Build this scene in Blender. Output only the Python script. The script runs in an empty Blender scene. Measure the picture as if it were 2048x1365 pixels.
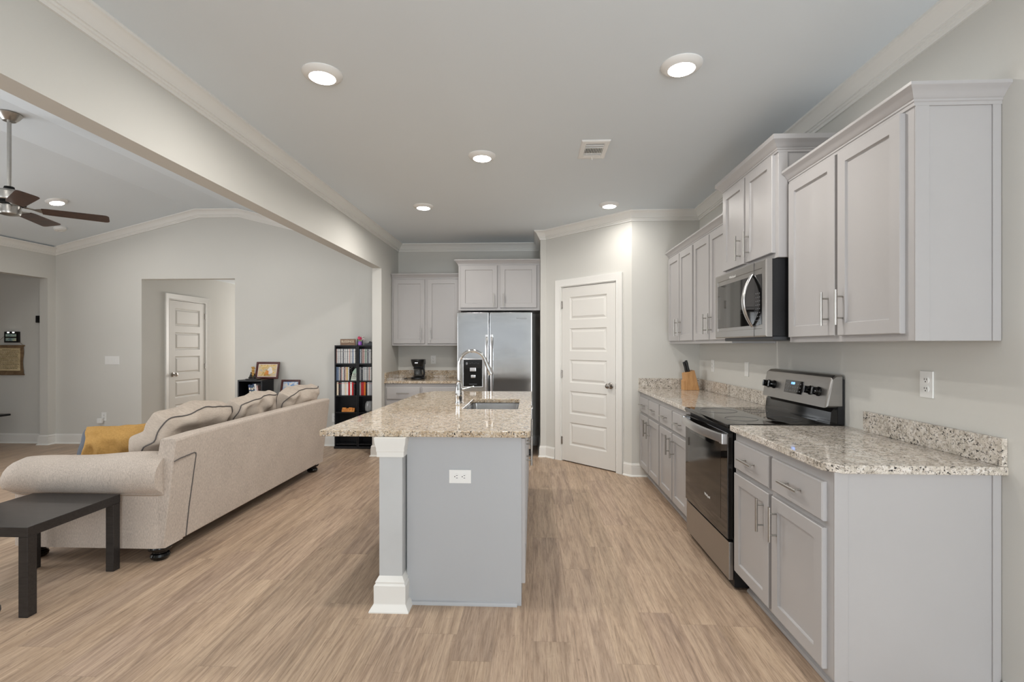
import bpy, bmesh, math, random
from mathutils import Vector, Matrix, noise
from mathutils.geometry import tessellate_polygon
R = random.Random(7)
SC = bpy.context.scene
COL = SC.collection
PI = math.pi

# ------------------------------------------------------------------ camera, world, daylight, exposure
FPX, VPX, HOR, EYE = 985.0, 1066.0, 692.0, 1.351          # focal length in px of the 2048x1365 frame
cam = bpy.data.cameras.new('camera'); cam_o = bpy.data.objects.new('camera', cam); COL.objects.link(cam_o)
cam.sensor_width = 36.0; cam.lens = FPX / 2048 * 36.0; cam.shift_y = (HOR - 682.5) / 2048
cam.clip_start = 0.05
cam_o.location = (0, 0, EYE); cam_o.rotation_euler = (PI / 2, 0, math.atan((VPX - 1024) / FPX))
SC.camera = cam_o
wd = bpy.data.worlds.new('daylight'); SC.world = wd; wd.use_nodes = True
wd.node_tree.nodes['Background'].inputs[0].default_value = (0.93, 0.97, 1.0, 1)
wd.node_tree.nodes['Background'].inputs[1].default_value = 0.22

def area(name, loc, rot, sx, sy, power, color):
    l = bpy.data.lights.new(name, 'AREA'); l.shape = 'RECTANGLE'; l.size = sx; l.size_y = sy
    l.energy = power; l.color = color
    o = bpy.data.objects.new(name, l); COL.objects.link(o); o.location = loc; o.rotation_euler = rot
    return o
# lamps standing in for daylight from unseen rear openings, plus added side and corridor fill
UP = math.radians(24)      # upward tilt added to these lamps to brighten the ceilings
area('daylight_breakfast_window', (-1.15, -2.93, 1.58), (PI / 2, 0, 0), 2.5, 1.62, 1.25, (0.93, 0.97, 1.0))
area('daylight_patio_door', (1.12, -2.93, 1.12), (PI / 2 + UP, 0, 0), .96, 2.2, 67, (0.92, 0.965, 1.0))
area('daylight_living_window', (-4.4, -2.93, 1.45), (PI / 2 + UP, 0, 0), 3.0, 1.8, 20, (0.95, 0.975, 1.0))
area('living_side_fill_light', (-6.53, 2.6, 1.45), (PI / 2, 0, -PI / 2), 2.4, 1.5, 32, (0.96, 0.98, 1.0))  # added lamp at an unseen side opening, placed to brighten the living room evenly
area('corridor_fill_light', (-4.5, 11.2, 1.5), (PI / 2, 0, PI), 1.0, 1.4, 36, (1.0, 0.95, 0.90))  # added lamp inside the closed end room to brighten the corridor; no window

SC.view_settings.view_transform = 'Standard'; SC.view_settings.look = 'None'
SC.view_settings.gamma = 1.0; SC.view_settings.use_curve_mapping = False
SC.view_settings.exposure = 1.24
SC.cycles.use_denoising = True
SC.cycles.max_bounces = 10; SC.cycles.diffuse_bounces = 5; SC.cycles.glossy_bounces = 5
SC.cycles.caustics_reflective = False; SC.cycles.caustics_refractive = False
SC.cycles.sample_clamp_indirect = 6.0

# ------------------------------------------------------------------ materials
def srgb(r, g, b):
    f = lambda c: (c / 255 / 12.92) if c / 255 <= .04045 else ((c / 255 + .055) / 1.055) ** 2.4
    return (f(r), f(g), f(b), 1)
class NT:
    def __init__(s, name):
        s.m = bpy.data.materials.new(name); s.m.use_nodes = True; s.t = s.m.node_tree
        s.b = s.t.nodes['Principled BSDF']
    def n(s, kind, **kw):
        nd = s.t.nodes.new(kind)
        for k, v in kw.items(): setattr(nd, k, v)
        return nd
    def l(s, a, b): s.t.links.new(a, b)
    def coords(s, scale=(1, 1, 1), rot=(0, 0, 0)):
        tc = s.n('ShaderNodeTexCoord'); mp = s.n('ShaderNodeMapping')
        mp.inputs['Scale'].default_value = scale; mp.inputs['Rotation'].default_value = rot
        s.l(tc.outputs['Object'], mp.inputs['Vector']); return mp.outputs['Vector']
    def noise(s, vec, scale, detail=4, rough=.55, dist=0):
        nd = s.n('ShaderNodeTexNoise'); nd.inputs['Scale'].default_value = scale
        nd.inputs['Detail'].default_value = detail; nd.inputs['Roughness'].default_value = rough
        nd.inputs['Distortion'].default_value = dist
        s.l(vec, nd.inputs['Vector']); return nd.outputs['Fac']
    def ramp(s, fac, stops, interp='LINEAR'):
        nd = s.n('ShaderNodeValToRGB'); cr = nd.color_ramp; cr.interpolation = interp
        while len(cr.elements) < len(stops): cr.elements.new(.5)
        for e, (p, c) in zip(cr.elements, stops): e.position = p; e.color = c
        s.l(fac, nd.inputs['Fac']); return nd.outputs['Color']
    def mix(s, fac, a, b, mode='MIX'):
        nd = s.n('ShaderNodeMix', data_type='RGBA', blend_type=mode)
        for v, i in ((fac, 0), (a, 6), (b, 7)):
            if isinstance(v, (int, float, tuple)): nd.inputs[i].default_value = v
            else: s.l(v, nd.inputs[i])
        return nd.outputs[2]
    def math(s, op, a, b=0.0):
        nd = s.n('ShaderNodeMath', operation=op)
        for v, i in ((a, 0), (b, 1)):
            if isinstance(v, (int, float)): nd.inputs[i].default_value = v
            else: s.l(v, nd.inputs[i])
        return nd.outputs[0]
    def bump(s, h, strength=.2, dist=.01):
        nd = s.n('ShaderNodeBump'); nd.inputs['Strength'].default_value = strength; nd.inputs['Distance'].default_value = dist
        s.l(h, nd.inputs['Height']); s.l(nd.outputs['Normal'], s.b.inputs['Normal'])
    def base(s, c):
        if isinstance(c, tuple): s.b.inputs['Base Color'].default_value = c
        else: s.l(c, s.b.inputs['Base Color'])
    def set(s, rough=None, metal=None, spec=None, coat=None, trans=None, ior=None):
        for k, v in (('Roughness', rough), ('Metallic', metal), ('Specular IOR Level', spec), ('Coat Weight', coat), ('Transmission Weight', trans), ('IOR', ior)):
            if v is not None: s.b.inputs[k].default_value = v
def paint(name, c, rough=.5, var=.03, scale=3, bump=0, bscale=300, spec=.4, metal=0):
    t = NT(name); v = t.coords()
    f = t.noise(v, scale, 3)
    c2 = tuple(x * (1 - var * 2) for x in c[:3]) + (1,); c3 = tuple(min(1, x * (1 + var)) for x in c[:3]) + (1,)
    t.base(t.ramp(f, [(.3, c2), (.7, c3)])); t.set(rough, metal, spec)
    if bump: t.bump(t.noise(v, bscale, 2), bump, .002)
    return t.m
M = {}
M['wall'] = paint('wall_paint', srgb(206, 205, 200), .75, .008, 1.5, .08, 220, .25)
M['hallwall'] = M['wall']
M['ceil'] = paint('ceiling_paint', srgb(222, 230, 236), .85, .004, 1.5, .08, 160, .2)
M['trim'] = paint('white_trim_paint', srgb(226, 225, 221), .38, .006, 2, 0, 1, .45)
M['door'] = paint('white_door_paint', srgb(219, 217, 212), .42, .006, 2, .04, 120, .4)
M['cab'] = paint('grey_cabinet_paint', srgb(173, 171, 171), .36, .012, 2.5, .03, 90, .45)
M['cabpanel'] = paint('grey_end_panel', srgb(172, 173, 176), .42, .01, 2, 0, 1, .4)
M['islandgrey'] = paint('island_panel_paint', srgb(172, 174, 177), .45, .01, 2, 0, 1, .4)
M['column'] = paint('island_post_paint', srgb(190, 192, 193), .45, .02, 4, 0, 1, .4)
M['plastic'] = paint('white_plastic', srgb(228, 228, 226), .35, .005, 5, 0, 1, .5)
M['black'] = paint('black_plastic', srgb(22, 22, 24), .35, .05, 8, 0, 1, .5)
M['blackgloss'] = paint('black_gloss', srgb(10, 10, 11), .08, .05, 8, 0, 1, .6)
M['glassblack'] = paint('black_glass', srgb(13, 11, 10), .035, .02, 3, 0, 1, .9)
M['blackmatte'] = paint('black_range_side', srgb(18, 18, 21), .45, .05, 8, 0, 1, .4)
M['slot'] = paint('dark_recess', srgb(12, 12, 12), .9, .02)
M['darkgrey'] = paint('dark_grey_metal', srgb(64, 66, 70), .4, .04, 6, 0, 1, .5)
M['rubber'] = paint('grey_mark', srgb(120, 122, 126), .5, .02)
def steel(name, c, rough, horiz=True, bump=.03, metal=1.0):
    t = NT(name); v = t.coords((1.5, 1.5, 260) if horiz else (260, 260, 1.5))
    f = t.noise(v, 1.0, 2)
    w = t.noise(t.coords((1, 1, 2.2)), 2.2, 2)
    t.base(t.mix(.5, t.ramp(f, [(.25, tuple(x * .88 for x in c[:3]) + (1,)), (.75, c)]), t.ramp(w, [(.3, tuple(x * .95 for x in c[:3]) + (1,)), (.7, c)])))
    t.set(rough, metal)
    bm_ = t.math('ADD', t.math('MULTIPLY', f, .12), w)
    t.bump(bm_, bump, .02); return t.m
M['steel'] = steel('brushed_steel', (.63, .63, .64, 1), .26)
_t = NT('fridge_steel'); _t.t.nodes.remove(_t.b)
_g = _t.n('ShaderNodeBsdfAnisotropic', distribution='BECKMANN'); _g.inputs['Roughness'].default_value = .15
_w = _t.noise(_t.coords((1, 1, 2.2)), 2.2, 2); _t.l(_t.ramp(_w, [(.3, (.56, .57, .58, 1)), (.7, (.62, .63, .635, 1))]), _g.inputs['Color'])
_b = _t.n('ShaderNodeBump'); _b.inputs['Strength'].default_value = .06; _b.inputs['Distance'].default_value = .02; _t.l(_w, _b.inputs['Height']); _t.l(_b.outputs['Normal'], _g.inputs['Normal'])
_t.l(_g.outputs['BSDF'], _t.t.nodes['Material Output'].inputs['Surface']); M['fridgesteel'] = _t.m
M['rangesteel'] = steel('range_steel', (.40, .385, .37, 1), .32)
M['sinksteel'] = steel('sink_steel', (.52, .52, .52, 1), .26)
M['nickel'] = paint('brushed_nickel', (.45, .435, .41, 1), .30, .03, 40, 0, 1, .5, 1)
M['knobnickel'] = paint('satin_nickel_knob', (.42, .39, .36, 1), .25, .03, 40, 0, 1, .5, 1)
M['chrome'] = paint('chrome', (.60, .60, .60, 1), .07, .01, 10, 0, 1, .5, 1)
def granite(name, tint):
    t = NT(name); v = t.coords()
    big = t.noise(v, 26, 4, .62, .4)
    c = t.ramp(big, [(.30, srgb(*tint[0])), (.44, srgb(*tint[1])), (.56, srgb(*tint[2])), (.72, srgb(*tint[3]))])
    grey = t.ramp(t.noise(v, 78, 3, .65, .6), [(.54, (0, 0, 0, 1)), (.60, (1, 1, 1, 1))])
    c = t.mix(t.math('MULTIPLY', grey, .62), c, srgb(134, 122, 110))
    wh = t.ramp(t.noise(t.coords((1.03, 1.07, .97)), 84, 3, .6, .4), [(.56, (0, 0, 0, 1)), (.62, (1, 1, 1, 1))])
    c = t.mix(t.math('MULTIPLY', wh, .7), c, srgb(220, 216, 210))
    dk = t.ramp(t.noise(t.coords((1.1, .95, 1.05)), 100, 3, .62, .7), [(.565, (0, 0, 0, 1)), (.60, (1, 1, 1, 1))])
    dk2 = t.ramp(t.noise(v, 12, 2), [(.36, (.35, .35, .35, 1)), (.56, (1, 1, 1, 1))])
    c = t.mix(t.math('MULTIPLY', dk, dk2), c, srgb(34, 33, 35))
    t.base(c); t.set(.06, 0, .5); return t.m
M['granite'] = granite('granite', ((158, 138, 112), (184, 165, 140), (198, 182, 160), (214, 206, 195)))
M['granite2'] = granite('granite_perimeter', ((158, 150, 140), (190, 182, 170), (208, 200, 190), (222, 218, 212)))
def floor_mat():
    t = NT('plank_floor'); tc = t.n('ShaderNodeTexCoord'); sp = t.n('ShaderNodeSeparateXYZ'); t.l(tc.outputs['Object'], sp.inputs[0])
    W, L = .178, 1.22
    xs = t.math('DIVIDE', sp.outputs[0], W); ix = t.math('FLOOR', xs); fx = t.math('FRACT', xs)
    wn = t.n('ShaderNodeTexWhiteNoise', noise_dimensions='1D'); t.l(ix, wn.inputs['W'])
    ys = t.math('ADD', t.math('DIVIDE', sp.outputs[1], L), t.math('MULTIPLY', wn.outputs['Value'], 3.7))
    iy = t.math('FLOOR', ys); fy = t.math('FRACT', ys)
    cb = t.n('ShaderNodeCombineXYZ'); t.l(ix, cb.inputs[0]); t.l(iy, cb.inputs[1])
    pn = t.n('ShaderNodeTexWhiteNoise', noise_dimensions='3D'); t.l(cb.outputs[0], pn.inputs['Vector'])
    # grain coordinates shifted per plank
    sc = t.n('ShaderNodeVectorMath', operation='SCALE'); t.l(pn.outputs['Color'], sc.inputs[0]); sc.inputs['Scale'].default_value = 9.0
    ad = t.n('ShaderNodeVectorMath', operation='ADD'); t.l(tc.outputs['Object'], ad.inputs[0]); t.l(sc.outputs[0], ad.inputs[1])
    def mp(s):
        m = t.n('ShaderNodeMapping'); m.inputs['Scale'].default_value = s; t.l(ad.outputs[0], m.inputs['Vector']); return m.outputs['Vector']
    broad = t.noise(mp((7.0, .55, 1)), 1.6, 4, .6, 2.2)
    grain = t.noise(mp((20, .9, 1)), 2.0, 5, .62, 1.6)
    fineg = t.noise(mp((120, 4, 1)), 2.5, 4, .7, .3)
    col = t.ramp(broad, [(.28, srgb(136, 117, 103)), (.42, srgb(170, 148, 128)), (.55, srgb(194, 171, 149)), (.70, srgb(210, 188, 164))])
    per = t.ramp(pn.outputs['Value'], [(0, srgb(164, 146, 133)), (.35, srgb(196, 174, 153)), (.7, srgb(202, 180, 156)), (1, srgb(184, 162, 147))])
    col = t.mix(.38, col, per)
    gr = t.ramp(grain, [(.30, srgb(96, 78, 66)), (.43, srgb(206, 192, 178)), (.6, srgb(255, 252, 248)), (.8, srgb(214, 202, 190))])
    col = t.mix(.42, col, gr, 'MULTIPLY')
    fg = t.ramp(fineg, [(.32, srgb(104, 86, 74)), (.50, srgb(255, 255, 255))])
    col = t.mix(.42, col, fg, 'MULTIPLY')
    sc_ = t.ramp(t.noise(mp((9, 30, 1)), 1.4, 3, .6, .4), [(.66, (0, 0, 0, 1)), (.74, (1, 1, 1, 1))])
    col = t.mix(t.math('MULTIPLY', sc_, .22), col, srgb(110, 92, 76))
    kn = t.ramp(t.noise(mp((9, 2.6, 1)), 2.0, 4, .7, 1.6), [(.675, (0, 0, 0, 1)), (.74, (1, 1, 1, 1))])
    col = t.mix(t.math('MULTIPLY', kn, .5), col, srgb(62, 48, 38))
    sx = t.math('LESS_THAN', fx, .012); sy = t.math('LESS_THAN', fy, .0018)
    seam = t.math('MAXIMUM', sx, sy)
    col = t.mix(t.math('MULTIPLY', seam, .28), col, srgb(80, 64, 52))
    t.base(col); t.set(.42, 0, .35)
    t.bump(t.math('SUBTRACT', t.math('MULTIPLY', fineg, .4), t.math('MULTIPLY', seam, 1.0)), .12, .002)
    return t.m
M['floor'] = floor_mat()
def fabric(name, c1, c2, scale=(160, 160, 40), rough=.95, rib=None):
    t = NT(name); v = t.coords(scale); f = t.noise(v, 1.6, 3, .7)
    g = t.noise(t.coords(), 5, 3)
    c = t.mix(.6, t.ramp(f, [(.3, srgb(*c1)), (.66, srgb(*c2))]), t.ramp(g, [(.3, srgb(*[x * .94 for x in c2])), (.7, srgb(*c2))]))
    t.base(c); t.set(rough, 0, .1); t.b.inputs['Sheen Weight'].default_value = .0
    t.bump(f, .35, .003); return t.m
M['sofa'] = fabric('sofa_fabric', (96, 87, 80), (210, 198, 187), (130, 130, 36))
M['cushion'] = fabric('cushion_corduroy', (150, 138, 126), (200, 188, 176), (24, 150, 24))
M['piping'] = fabric('dark_piping', (78, 74, 74), (104, 100, 98))
M['yellow'] = fabric('mustard_velvet', (142, 106, 56), (192, 152, 92), (60, 60, 60))
M['bluegrey'] = fabric('blue_grey_plush', (66, 70, 78), (112, 117, 126), (220, 220, 220))
def wood(name, c1, c2, rough=.4, scale=(3, 3, 40), spec=.4):
    t = NT(name); f = t.noise(t.coords(scale), 1.5, 4, .6, .6)
    t.base(t.ramp(f, [(.3, srgb(*c1)), (.7, srgb(*c2))])); t.set(rough, 0, spec); return t.m
M['tablewood'] = wood('black_brown_laminate', (36, 34, 34), (52, 49, 48), .32, (6, 60, 60))
M['towerwood'] = wood('black_laminate', (16, 17, 20), (26, 27, 31), .35)
M['blade'] = wood('dark_walnut_blade', (48, 34, 28), (76, 52, 40), .4, (12, 12, 12))
M['cherry'] = wood('cherry_frame', (62, 22, 20), (88, 34, 30), .3)
M['knifeblock'] = wood('blond_knife_block', (176, 128, 80), (204, 158, 106), .45, (40, 40, 5))
M['orangewood'] = wood('orange_wood', (206, 124, 52), (232, 160, 84), .5, (10, 30, 30))
M['signwood'] = wood('weathered_sign_wood', (120, 96, 80), (152, 126, 106), .7, (10, 40, 40))
M['cream'] = paint('cream_lettering', srgb(232, 222, 200), .6)
M['ink'] = paint('dark_ink', srgb(52, 42, 34), .8)
M['burn'] = paint('burnt_lettering', srgb(150, 78, 28), .7)
M['parchment'] = wood('parchment', (178, 158, 120), (218, 200, 162), .8, (8, 8, 14))
M['parchdark'] = wood('parchment_edge', (104, 84, 62), (136, 112, 84), .8, (8, 8, 14))
def emis(name, c, s):
    t = NT(name); t.base((.9, .9, .9, 1)); t.b.inputs['Emission Color'].default_value = c; t.b.inputs['Emission Strength'].default_value = s
    return t.m
M['lens'] = emis('lit_led_lens', (1, .96, .9, 1), 9.0)
M['blueled'] = emis('blue_clock_digits', srgb(70, 150, 255), 1.6)
def glass(name, c=(1, 1, 1, 1), rough=.02):
    t = NT(name); t.base(c); t.set(rough, 0, .5, None, 1.0, 1.45); return t.m
M['glass'] = glass('clear_glass'); M['frosted'] = glass('cloudy_glass', (.93, .95, .95, 1), .12); M['frosted'].node_tree.nodes['Principled BSDF'].inputs['Transmission Weight'].default_value = .72
def picture(name, stops, scale=(4, 4, 4), rough=.2):
    t = NT(name); f = t.noise(t.coords(scale), 3.2, 4, .6, 1.0)
    t.base(t.ramp(f, [(p, srgb(*c)) for p, c in stops])); t.set(rough, 0, .5); return t.m
M['pic1'] = picture('field_print', [(.25, (92, 70, 48)), (.4, (196, 160, 84)), (.5, (224, 196, 140)), (.62, (178, 168, 150)), (.8, (214, 206, 190))], (5, 5, 7))
M['pic2'] = picture('winter_print', [(.25, (60, 92, 150)), (.42, (110, 150, 200)), (.56, (206, 210, 214)), (.72, (228, 206, 180))], (5, 5, 5))
M['pic3'] = picture('small_photo', [(.3, (40, 66, 92)), (.5, (150, 176, 170)), (.7, (226, 222, 180))], (9, 9, 12))
M['mat'] = paint('picture_mat', srgb(222, 206, 196), .7)
SPINE = {}
def spine(c, kind=0):
    k = (c, kind)
    if k not in SPINE:
        t = NT('case_spine'); f = t.noise(t.coords((6, 6, 34)), 1.6, 4, .75)
        lum = sum(c) / 3
        o = (30, 28, 28) if lum > 120 else (226, 222, 214)
        if kind == 2: o = (190, 36, 40)
        t.base(t.ramp(f, [(.56, srgb(*c)), (.62, srgb(*o)), (.68, srgb(*c))])); t.set(.25, 0, .5); SPINE[k] = t.m
    return SPINE[k]

# ------------------------------------------------------------------ mesh helpers
class MB:
    def __init__(s): s.bm = bmesh.new()
    def _xf(s, vs, Mx):
        if Mx is not None:
            for v in vs: v.co = Mx @ v.co
    def box(s, x0, x1, y0, y1, z0, z1, bev=0, seg=2, Mx=None):
        r = bmesh.ops.create_cube(s.bm, size=1.0); vs = r['verts']
        for v in vs: v.co = Vector(((x0 + x1) / 2 + v.co.x * (x1 - x0), (y0 + y1) / 2 + v.co.y * (y1 - y0), (z0 + z1) / 2 + v.co.z * (z1 - z0)))
        if bev:
            es = list({e for v in vs for e in v.link_edges})
            rb = bmesh.ops.bevel(s.bm, geom=es, offset=bev, segments=seg, affect='EDGES', profile=.6)
            vs = list({v for f in rb['faces'] for v in f.verts} | {v for v in vs if v.is_valid})
        s._xf(vs, Mx); return s
    def face(s, pts):
        return s.bm.faces.new([s.bm.verts.new(p) for p in pts])
    def loft(s, rings, closed=True, cap0=True, cap1=True):
        vr = [[s.bm.verts.new(p) for p in r] for r in rings]
        n = len(vr[0])
        for a, b in zip(vr, vr[1:]):
            for i in range(n if closed else n - 1):
                j = (i + 1) % n
                s.bm.faces.new((a[i], a[j], b[j], b[i]))
        if closed and cap0 and n > 2: s.bm.faces.new(list(reversed(vr[0])))
        if closed and cap1 and n > 2: s.bm.faces.new(vr[-1])
        return s
    def cyl(s, p0, p1, r, r1=None, n=20):
        return s.tube([p0, p1], [r, r if r1 is None else r1], n)
    def tube(s, pts, r, n=14, closed=False):
        P = [Vector(p) for p in pts]; m = len(P)
        rs = r if isinstance(r, (list, tuple)) else [r] * m
        rings = []; prev = None
        for i in range(m):
            if closed: d = P[(i + 1) % m] - P[i - 1]
            else: d = P[min(i + 1, m - 1)] - P[max(i - 1, 0)]
            d.normalize()
            if prev is None:
                a = Vector((0, 0, 1)) if abs(d.z) < .9 else Vector((1, 0, 0))
                u = d.cross(a).normalized()
            else: u = (prev - d * prev.dot(d)).normalized()
            prev = u; w = d.cross(u)
            rings.append([P[i] + (u * math.cos(2 * PI * k / n) + w * math.sin(2 * PI * k / n)) * rs[i] for k in range(n)])
        if closed: rings.append(rings[0]); return s.loft(rings, True, False, False)
        return s.loft(rings)
    def lathe(s, prof, c=(0, 0, 0), n=32, Mx=None):
        rings = [[Vector((c[0] + r * math.cos(2 * PI * k / n), c[1] + r * math.sin(2 * PI * k / n), c[2] + z)) for k in range(n)] for r, z in prof]
        if Mx is not None: rings = [[Mx @ p for p in rg] for rg in rings]
        return s.loft(rings)
    def prism(s, poly, a0, a1, axis='z', holes=(), bev=0):
        """extrude a 2-D polygon; axis z: (x,y); axis y: (x,z); axis x: (y,z)"""
        def P(p, a): return {'z': (p[0], p[1], a), 'y': (p[0], a, p[1]), 'x': (a, p[0], p[1])}[axis]
        loops = [poly] + list(holes)
        allp = [p for lp in loops for p in lp]
        tris = tessellate_polygon([[Vector((p[0], p[1], 0)) for p in lp] for lp in loops]) if holes else None
        A = [s.bm.verts.new(P(p, a0)) for p in allp]; B = [s.bm.verts.new(P(p, a1)) for p in allp]
        if tris:
            for t in tris: s.bm.faces.new([A[i] for i in t]); s.bm.faces.new([B[i] for i in reversed(t)])
        else: s.bm.faces.new(A); s.bm.faces.new(list(reversed(B)))
        k = 0; side = []
        for lp in loops:
            n = len(lp)
            for i in range(n):
                j = (i + 1) % n
                side.append(s.bm.faces.new((A[k + j], A[k + i], B[k + i], B[k + j])))
            k += n
        bmesh.ops.recalc_face_normals(s.bm, faces=s.bm.faces[:])
        if bev:
            es = [e for e in s.bm.edges if len(e.link_faces) == 2 and e.calc_face_angle(0) > .6 and any(f in side for f in e.link_faces) and not all(f in side for f in e.link_faces)]
            bmesh.ops.bevel(s.bm, geom=es, offset=bev, segments=3, affect='EDGES', profile=.5)
        return s
    def rects(s, x0, x1, z0, z1, chain, back=None, sgn=1):
        """nested rectangles in the xz plane facing -y: chain of (inset, y)"""
        rings = []
        for i, y in chain: rings.append([(x0 + i, y, z0 + i), (x1 - i, y, z0 + i), (x1 - i, y, z1 - i), (x0 + i, y, z1 - i)])
        s.loft(rings, True, back is not None, True); return s
    def sweep(s, pts, prof, z=0, closed=False):
        """moulding along an xy path, room on the right-hand side; prof: (out, dz)"""
        n = len(pts); rings = []
        def nrm(a, b):
            d = Vector((b[0] - a[0], b[1] - a[1])).normalized(); return Vector((d.y, -d.x))
        for i in range(n):
            if i == 0: o = nrm(pts[0], pts[1])
            elif i == n - 1: o = nrm(pts[-2], pts[-1])
            else:
                a, b = nrm(pts[i - 1], pts[i]), nrm(pts[i], pts[i + 1]); o = (a + b) / (1 + a.dot(b))
            rings.append([(pts[i][0] + o.x * p, pts[i][1] + o.y * p, z + q) for p, q in prof])
        s.loft(rings); return s
    def build(s, name, mat, parent=None, loc=None, rot=None, smooth=True, ang=.6):
        bmesh.ops.recalc_face_normals(s.bm, faces=s.bm.faces[:])
        me = bpy.data.meshes.new(name); s.bm.to_mesh(me); s.bm.free()
        for m in (mat if isinstance(mat, list) else [mat]): me.materials.append(m)
        if smooth: me.shade_smooth(); me.set_sharp_from_angle(angle=ang)
        o = bpy.data.objects.new(name, me); COL.objects.link(o)
        if smooth and ang < 1: w = o.modifiers.new('normals', 'WEIGHTED_NORMAL'); w.keep_sharp = True; w.weight = 100
        if parent is not None: o.parent = parent
        if loc: o.location = loc
        if rot: o.rotation_euler = rot
        return o
def tag(o, label=None, cat=None, group=None, kind=None):
    if label: o['label'] = label
    if cat: o['category'] = cat
    if group: o['group'] = group
    if kind: o['kind'] = kind
    return o
def thing(name, label, cat, loc=(0, 0, 0), rz=0, group=None):
    o = bpy.data.objects.new(name, None); COL.objects.link(o); o.empty_display_size = .1
    o.location = loc; o.rotation_euler = (0, 0, rz); return tag(o, label, cat, group)
def struct(o, label=None, cat=None):
    o['kind'] = 'structure'
    if label: tag(o, label, cat)
    return o
def text(name, body, size, mat, parent, loc, rot=(PI / 2, 0, 0), ext=.0006, align='CENTER', sx=1.0):
    c = bpy.data.curves.new(name, 'FONT'); c.body = body; c.size = size; c.extrude = ext; c.align_x = align; c.align_y = 'CENTER'
    f = bpy.data.objects.new(name + '_src', c); COL.objects.link(f)
    dg = bpy.context.evaluated_depsgraph_get(); me = bpy.data.meshes.new_from_object(f.evaluated_get(dg))
    bpy.data.objects.remove(f); bpy.data.curves.remove(c)
    me.materials.clear(); me.materials.append(mat)
    o = bpy.data.objects.new(name, me); COL.objects.link(o); o.parent = parent; o.location = loc; o.rotation_euler = rot; o.scale = (sx, 1, 1)
    return o

# ------------------------------------------------------------------ room shell
WL, WR, KB, PW, LF, LL, ZC = -1.85, 1.71, 6.70, 5.14, 6.54, -6.60, 2.743
T = .115; REAR = -3.0; WEND = 5.945; BEAM = 2.30
def slab(name, x0, x1, y0, y1, z0, z1, mat, label, cat):
    return struct(MB().box(x0, x1, y0, y1, z0, z1).build(name, mat, smooth=False), label, cat)
slab('floor', -9.6, 2.4, -3.6, 12, -.1, 0, M['floor'], 'brown oak plank floor running under everything in both rooms', 'floor')
slab('ceiling', WL, WR + T, REAR - T, KB + T, ZC, ZC + .1, M['ceil'], 'flat grey-white kitchen ceiling with round lights and a vent', 'ceiling')
VZ, VE, V0, V1 = 3.205, 2.70, -4.575, -3.985
struct(MB().prism([(LL - .0, VE), (V0, VZ), (V1, VZ), (WL - T, VE), (WL - T, VE + .7), (LL, VE + .7)], REAR, LF, 'y').build('ceiling_vault', M['ceil'], smooth=False), 'sloped living room ceiling with a flat centre strip above the fan', 'ceiling')
# walls
slab('wall_right', WR, WR + T, REAR, KB + T, 0, ZC, M['wall'], 'grey wall behind the range and the long run of cabinets', 'wall')
slab('wall_pantry_front', 1.02, WR, PW, PW + T, 0, ZC, M['wall'], 'short grey wall beside the knife block, right of the pantry door', 'wall')
slab('wall_pantry_return', .09, .16, 6.0, KB, 0, ZC, M['wall'], 'narrow grey wall end between the refrigerator and pantry door', 'wall')
slab('wall_kitchen_back', WL - T, WR, KB, KB + T, 0, ZC, M['wall'], 'grey kitchen back wall behind refrigerator and coffee maker', 'wall')
slab('wall_divider', WL - T, WL, WEND, KB, 0, ZC, M['wall'], 'short grey wall end between bookcases and kitchen cabinets', 'wall')
slab('wall_beam', WL - T, WL, REAR, WEND, BEAM, 3.3, M['wall'], 'long grey dropped header dividing kitchen from living room', 'wall')
# diagonal pantry wall with door opening
DG = (.16, 6.0); DA = -PI / 4; DLEN = (1.02 - .16) * math.sqrt(2)
D0, D1, DH = .247, 1.027, 2.035
mb = MB(); mb.box(0, D0, 0, T, 0, ZC); mb.box(D1, DLEN, 0, T, 0, ZC); mb.box(D0, D1, 0, T, DH + .01, ZC)
wdg = struct(mb.build('wall_pantry_diagonal', M['wall'], loc=(DG[0], DG[1], 0), rot=(0, 0, DA), smooth=False), 'angled grey corner wall holding the white pantry door', 'wall')
# living room far wall with corridor opening, left wall with hall opening
OX0, OX1, OZ = -5.37, -4.055, 2.268
mb = MB(); mb.box(-9.4, OX0, LF, LF + T, 0, VZ + .6); mb.box(OX1, WL - T, LF, LF + T, 0, VZ + .6); mb.box(OX0, OX1, LF, LF + T, OZ, VZ + .6)
struct(mb.build('wall_living_far', M['wall'], smooth=False), 'grey far living room wall with the doorless corridor opening', 'wall')
mb = MB(); mb.box(LL - T, LL, 6.43, LF, 0, VE + .6); mb.box(LL - T, LL, REAR, 4.3, 0, .7); mb.box(LL - T, LL, REAR, 1.4, .7, 2.25); mb.box(LL - T, LL, 3.8, 4.3, .7, 2.25)
mb.box(LL - T, LL, REAR, 6.43, 2.25 + .02, VE + .6)
struct(mb.build('wall_living_left', M['wall'], smooth=False), 'grey left living room wall with wide opening to the hall', 'wall')
slab('wall_hall_end', -9.4 - T, -9.4, 3.4, LF + T, 0, 2.5, M['wall'], 'hall end wall out of sight', 'wall')
slab('wall_hall_near', -9.4, LL - T, 3.4 - T, 3.4, 0, 2.5, M['wall'], 'hall near wall out of sight', 'wall')
slab('ceiling_hall', -9.4, LL - T, 3.4, LF, 2.46, 2.56, M['ceil'], 'low hall ceiling beyond the left opening', 'ceiling')
CDY0, CDY1 = 7.05, 7.85
mb = MB(); mb.box(OX0 - T, OX0, LF + T, CDY0, 0, 2.5); mb.box(OX0 - T, OX0, CDY1, 9.0, 0, 2.5); mb.box(OX0 - T, OX0, CDY0, CDY1, 2.045, 2.5)
mb.box(OX0 - T - .6, OX0 - T, CDY0 - .3, CDY1 + .3, 0, 2.5)
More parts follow.
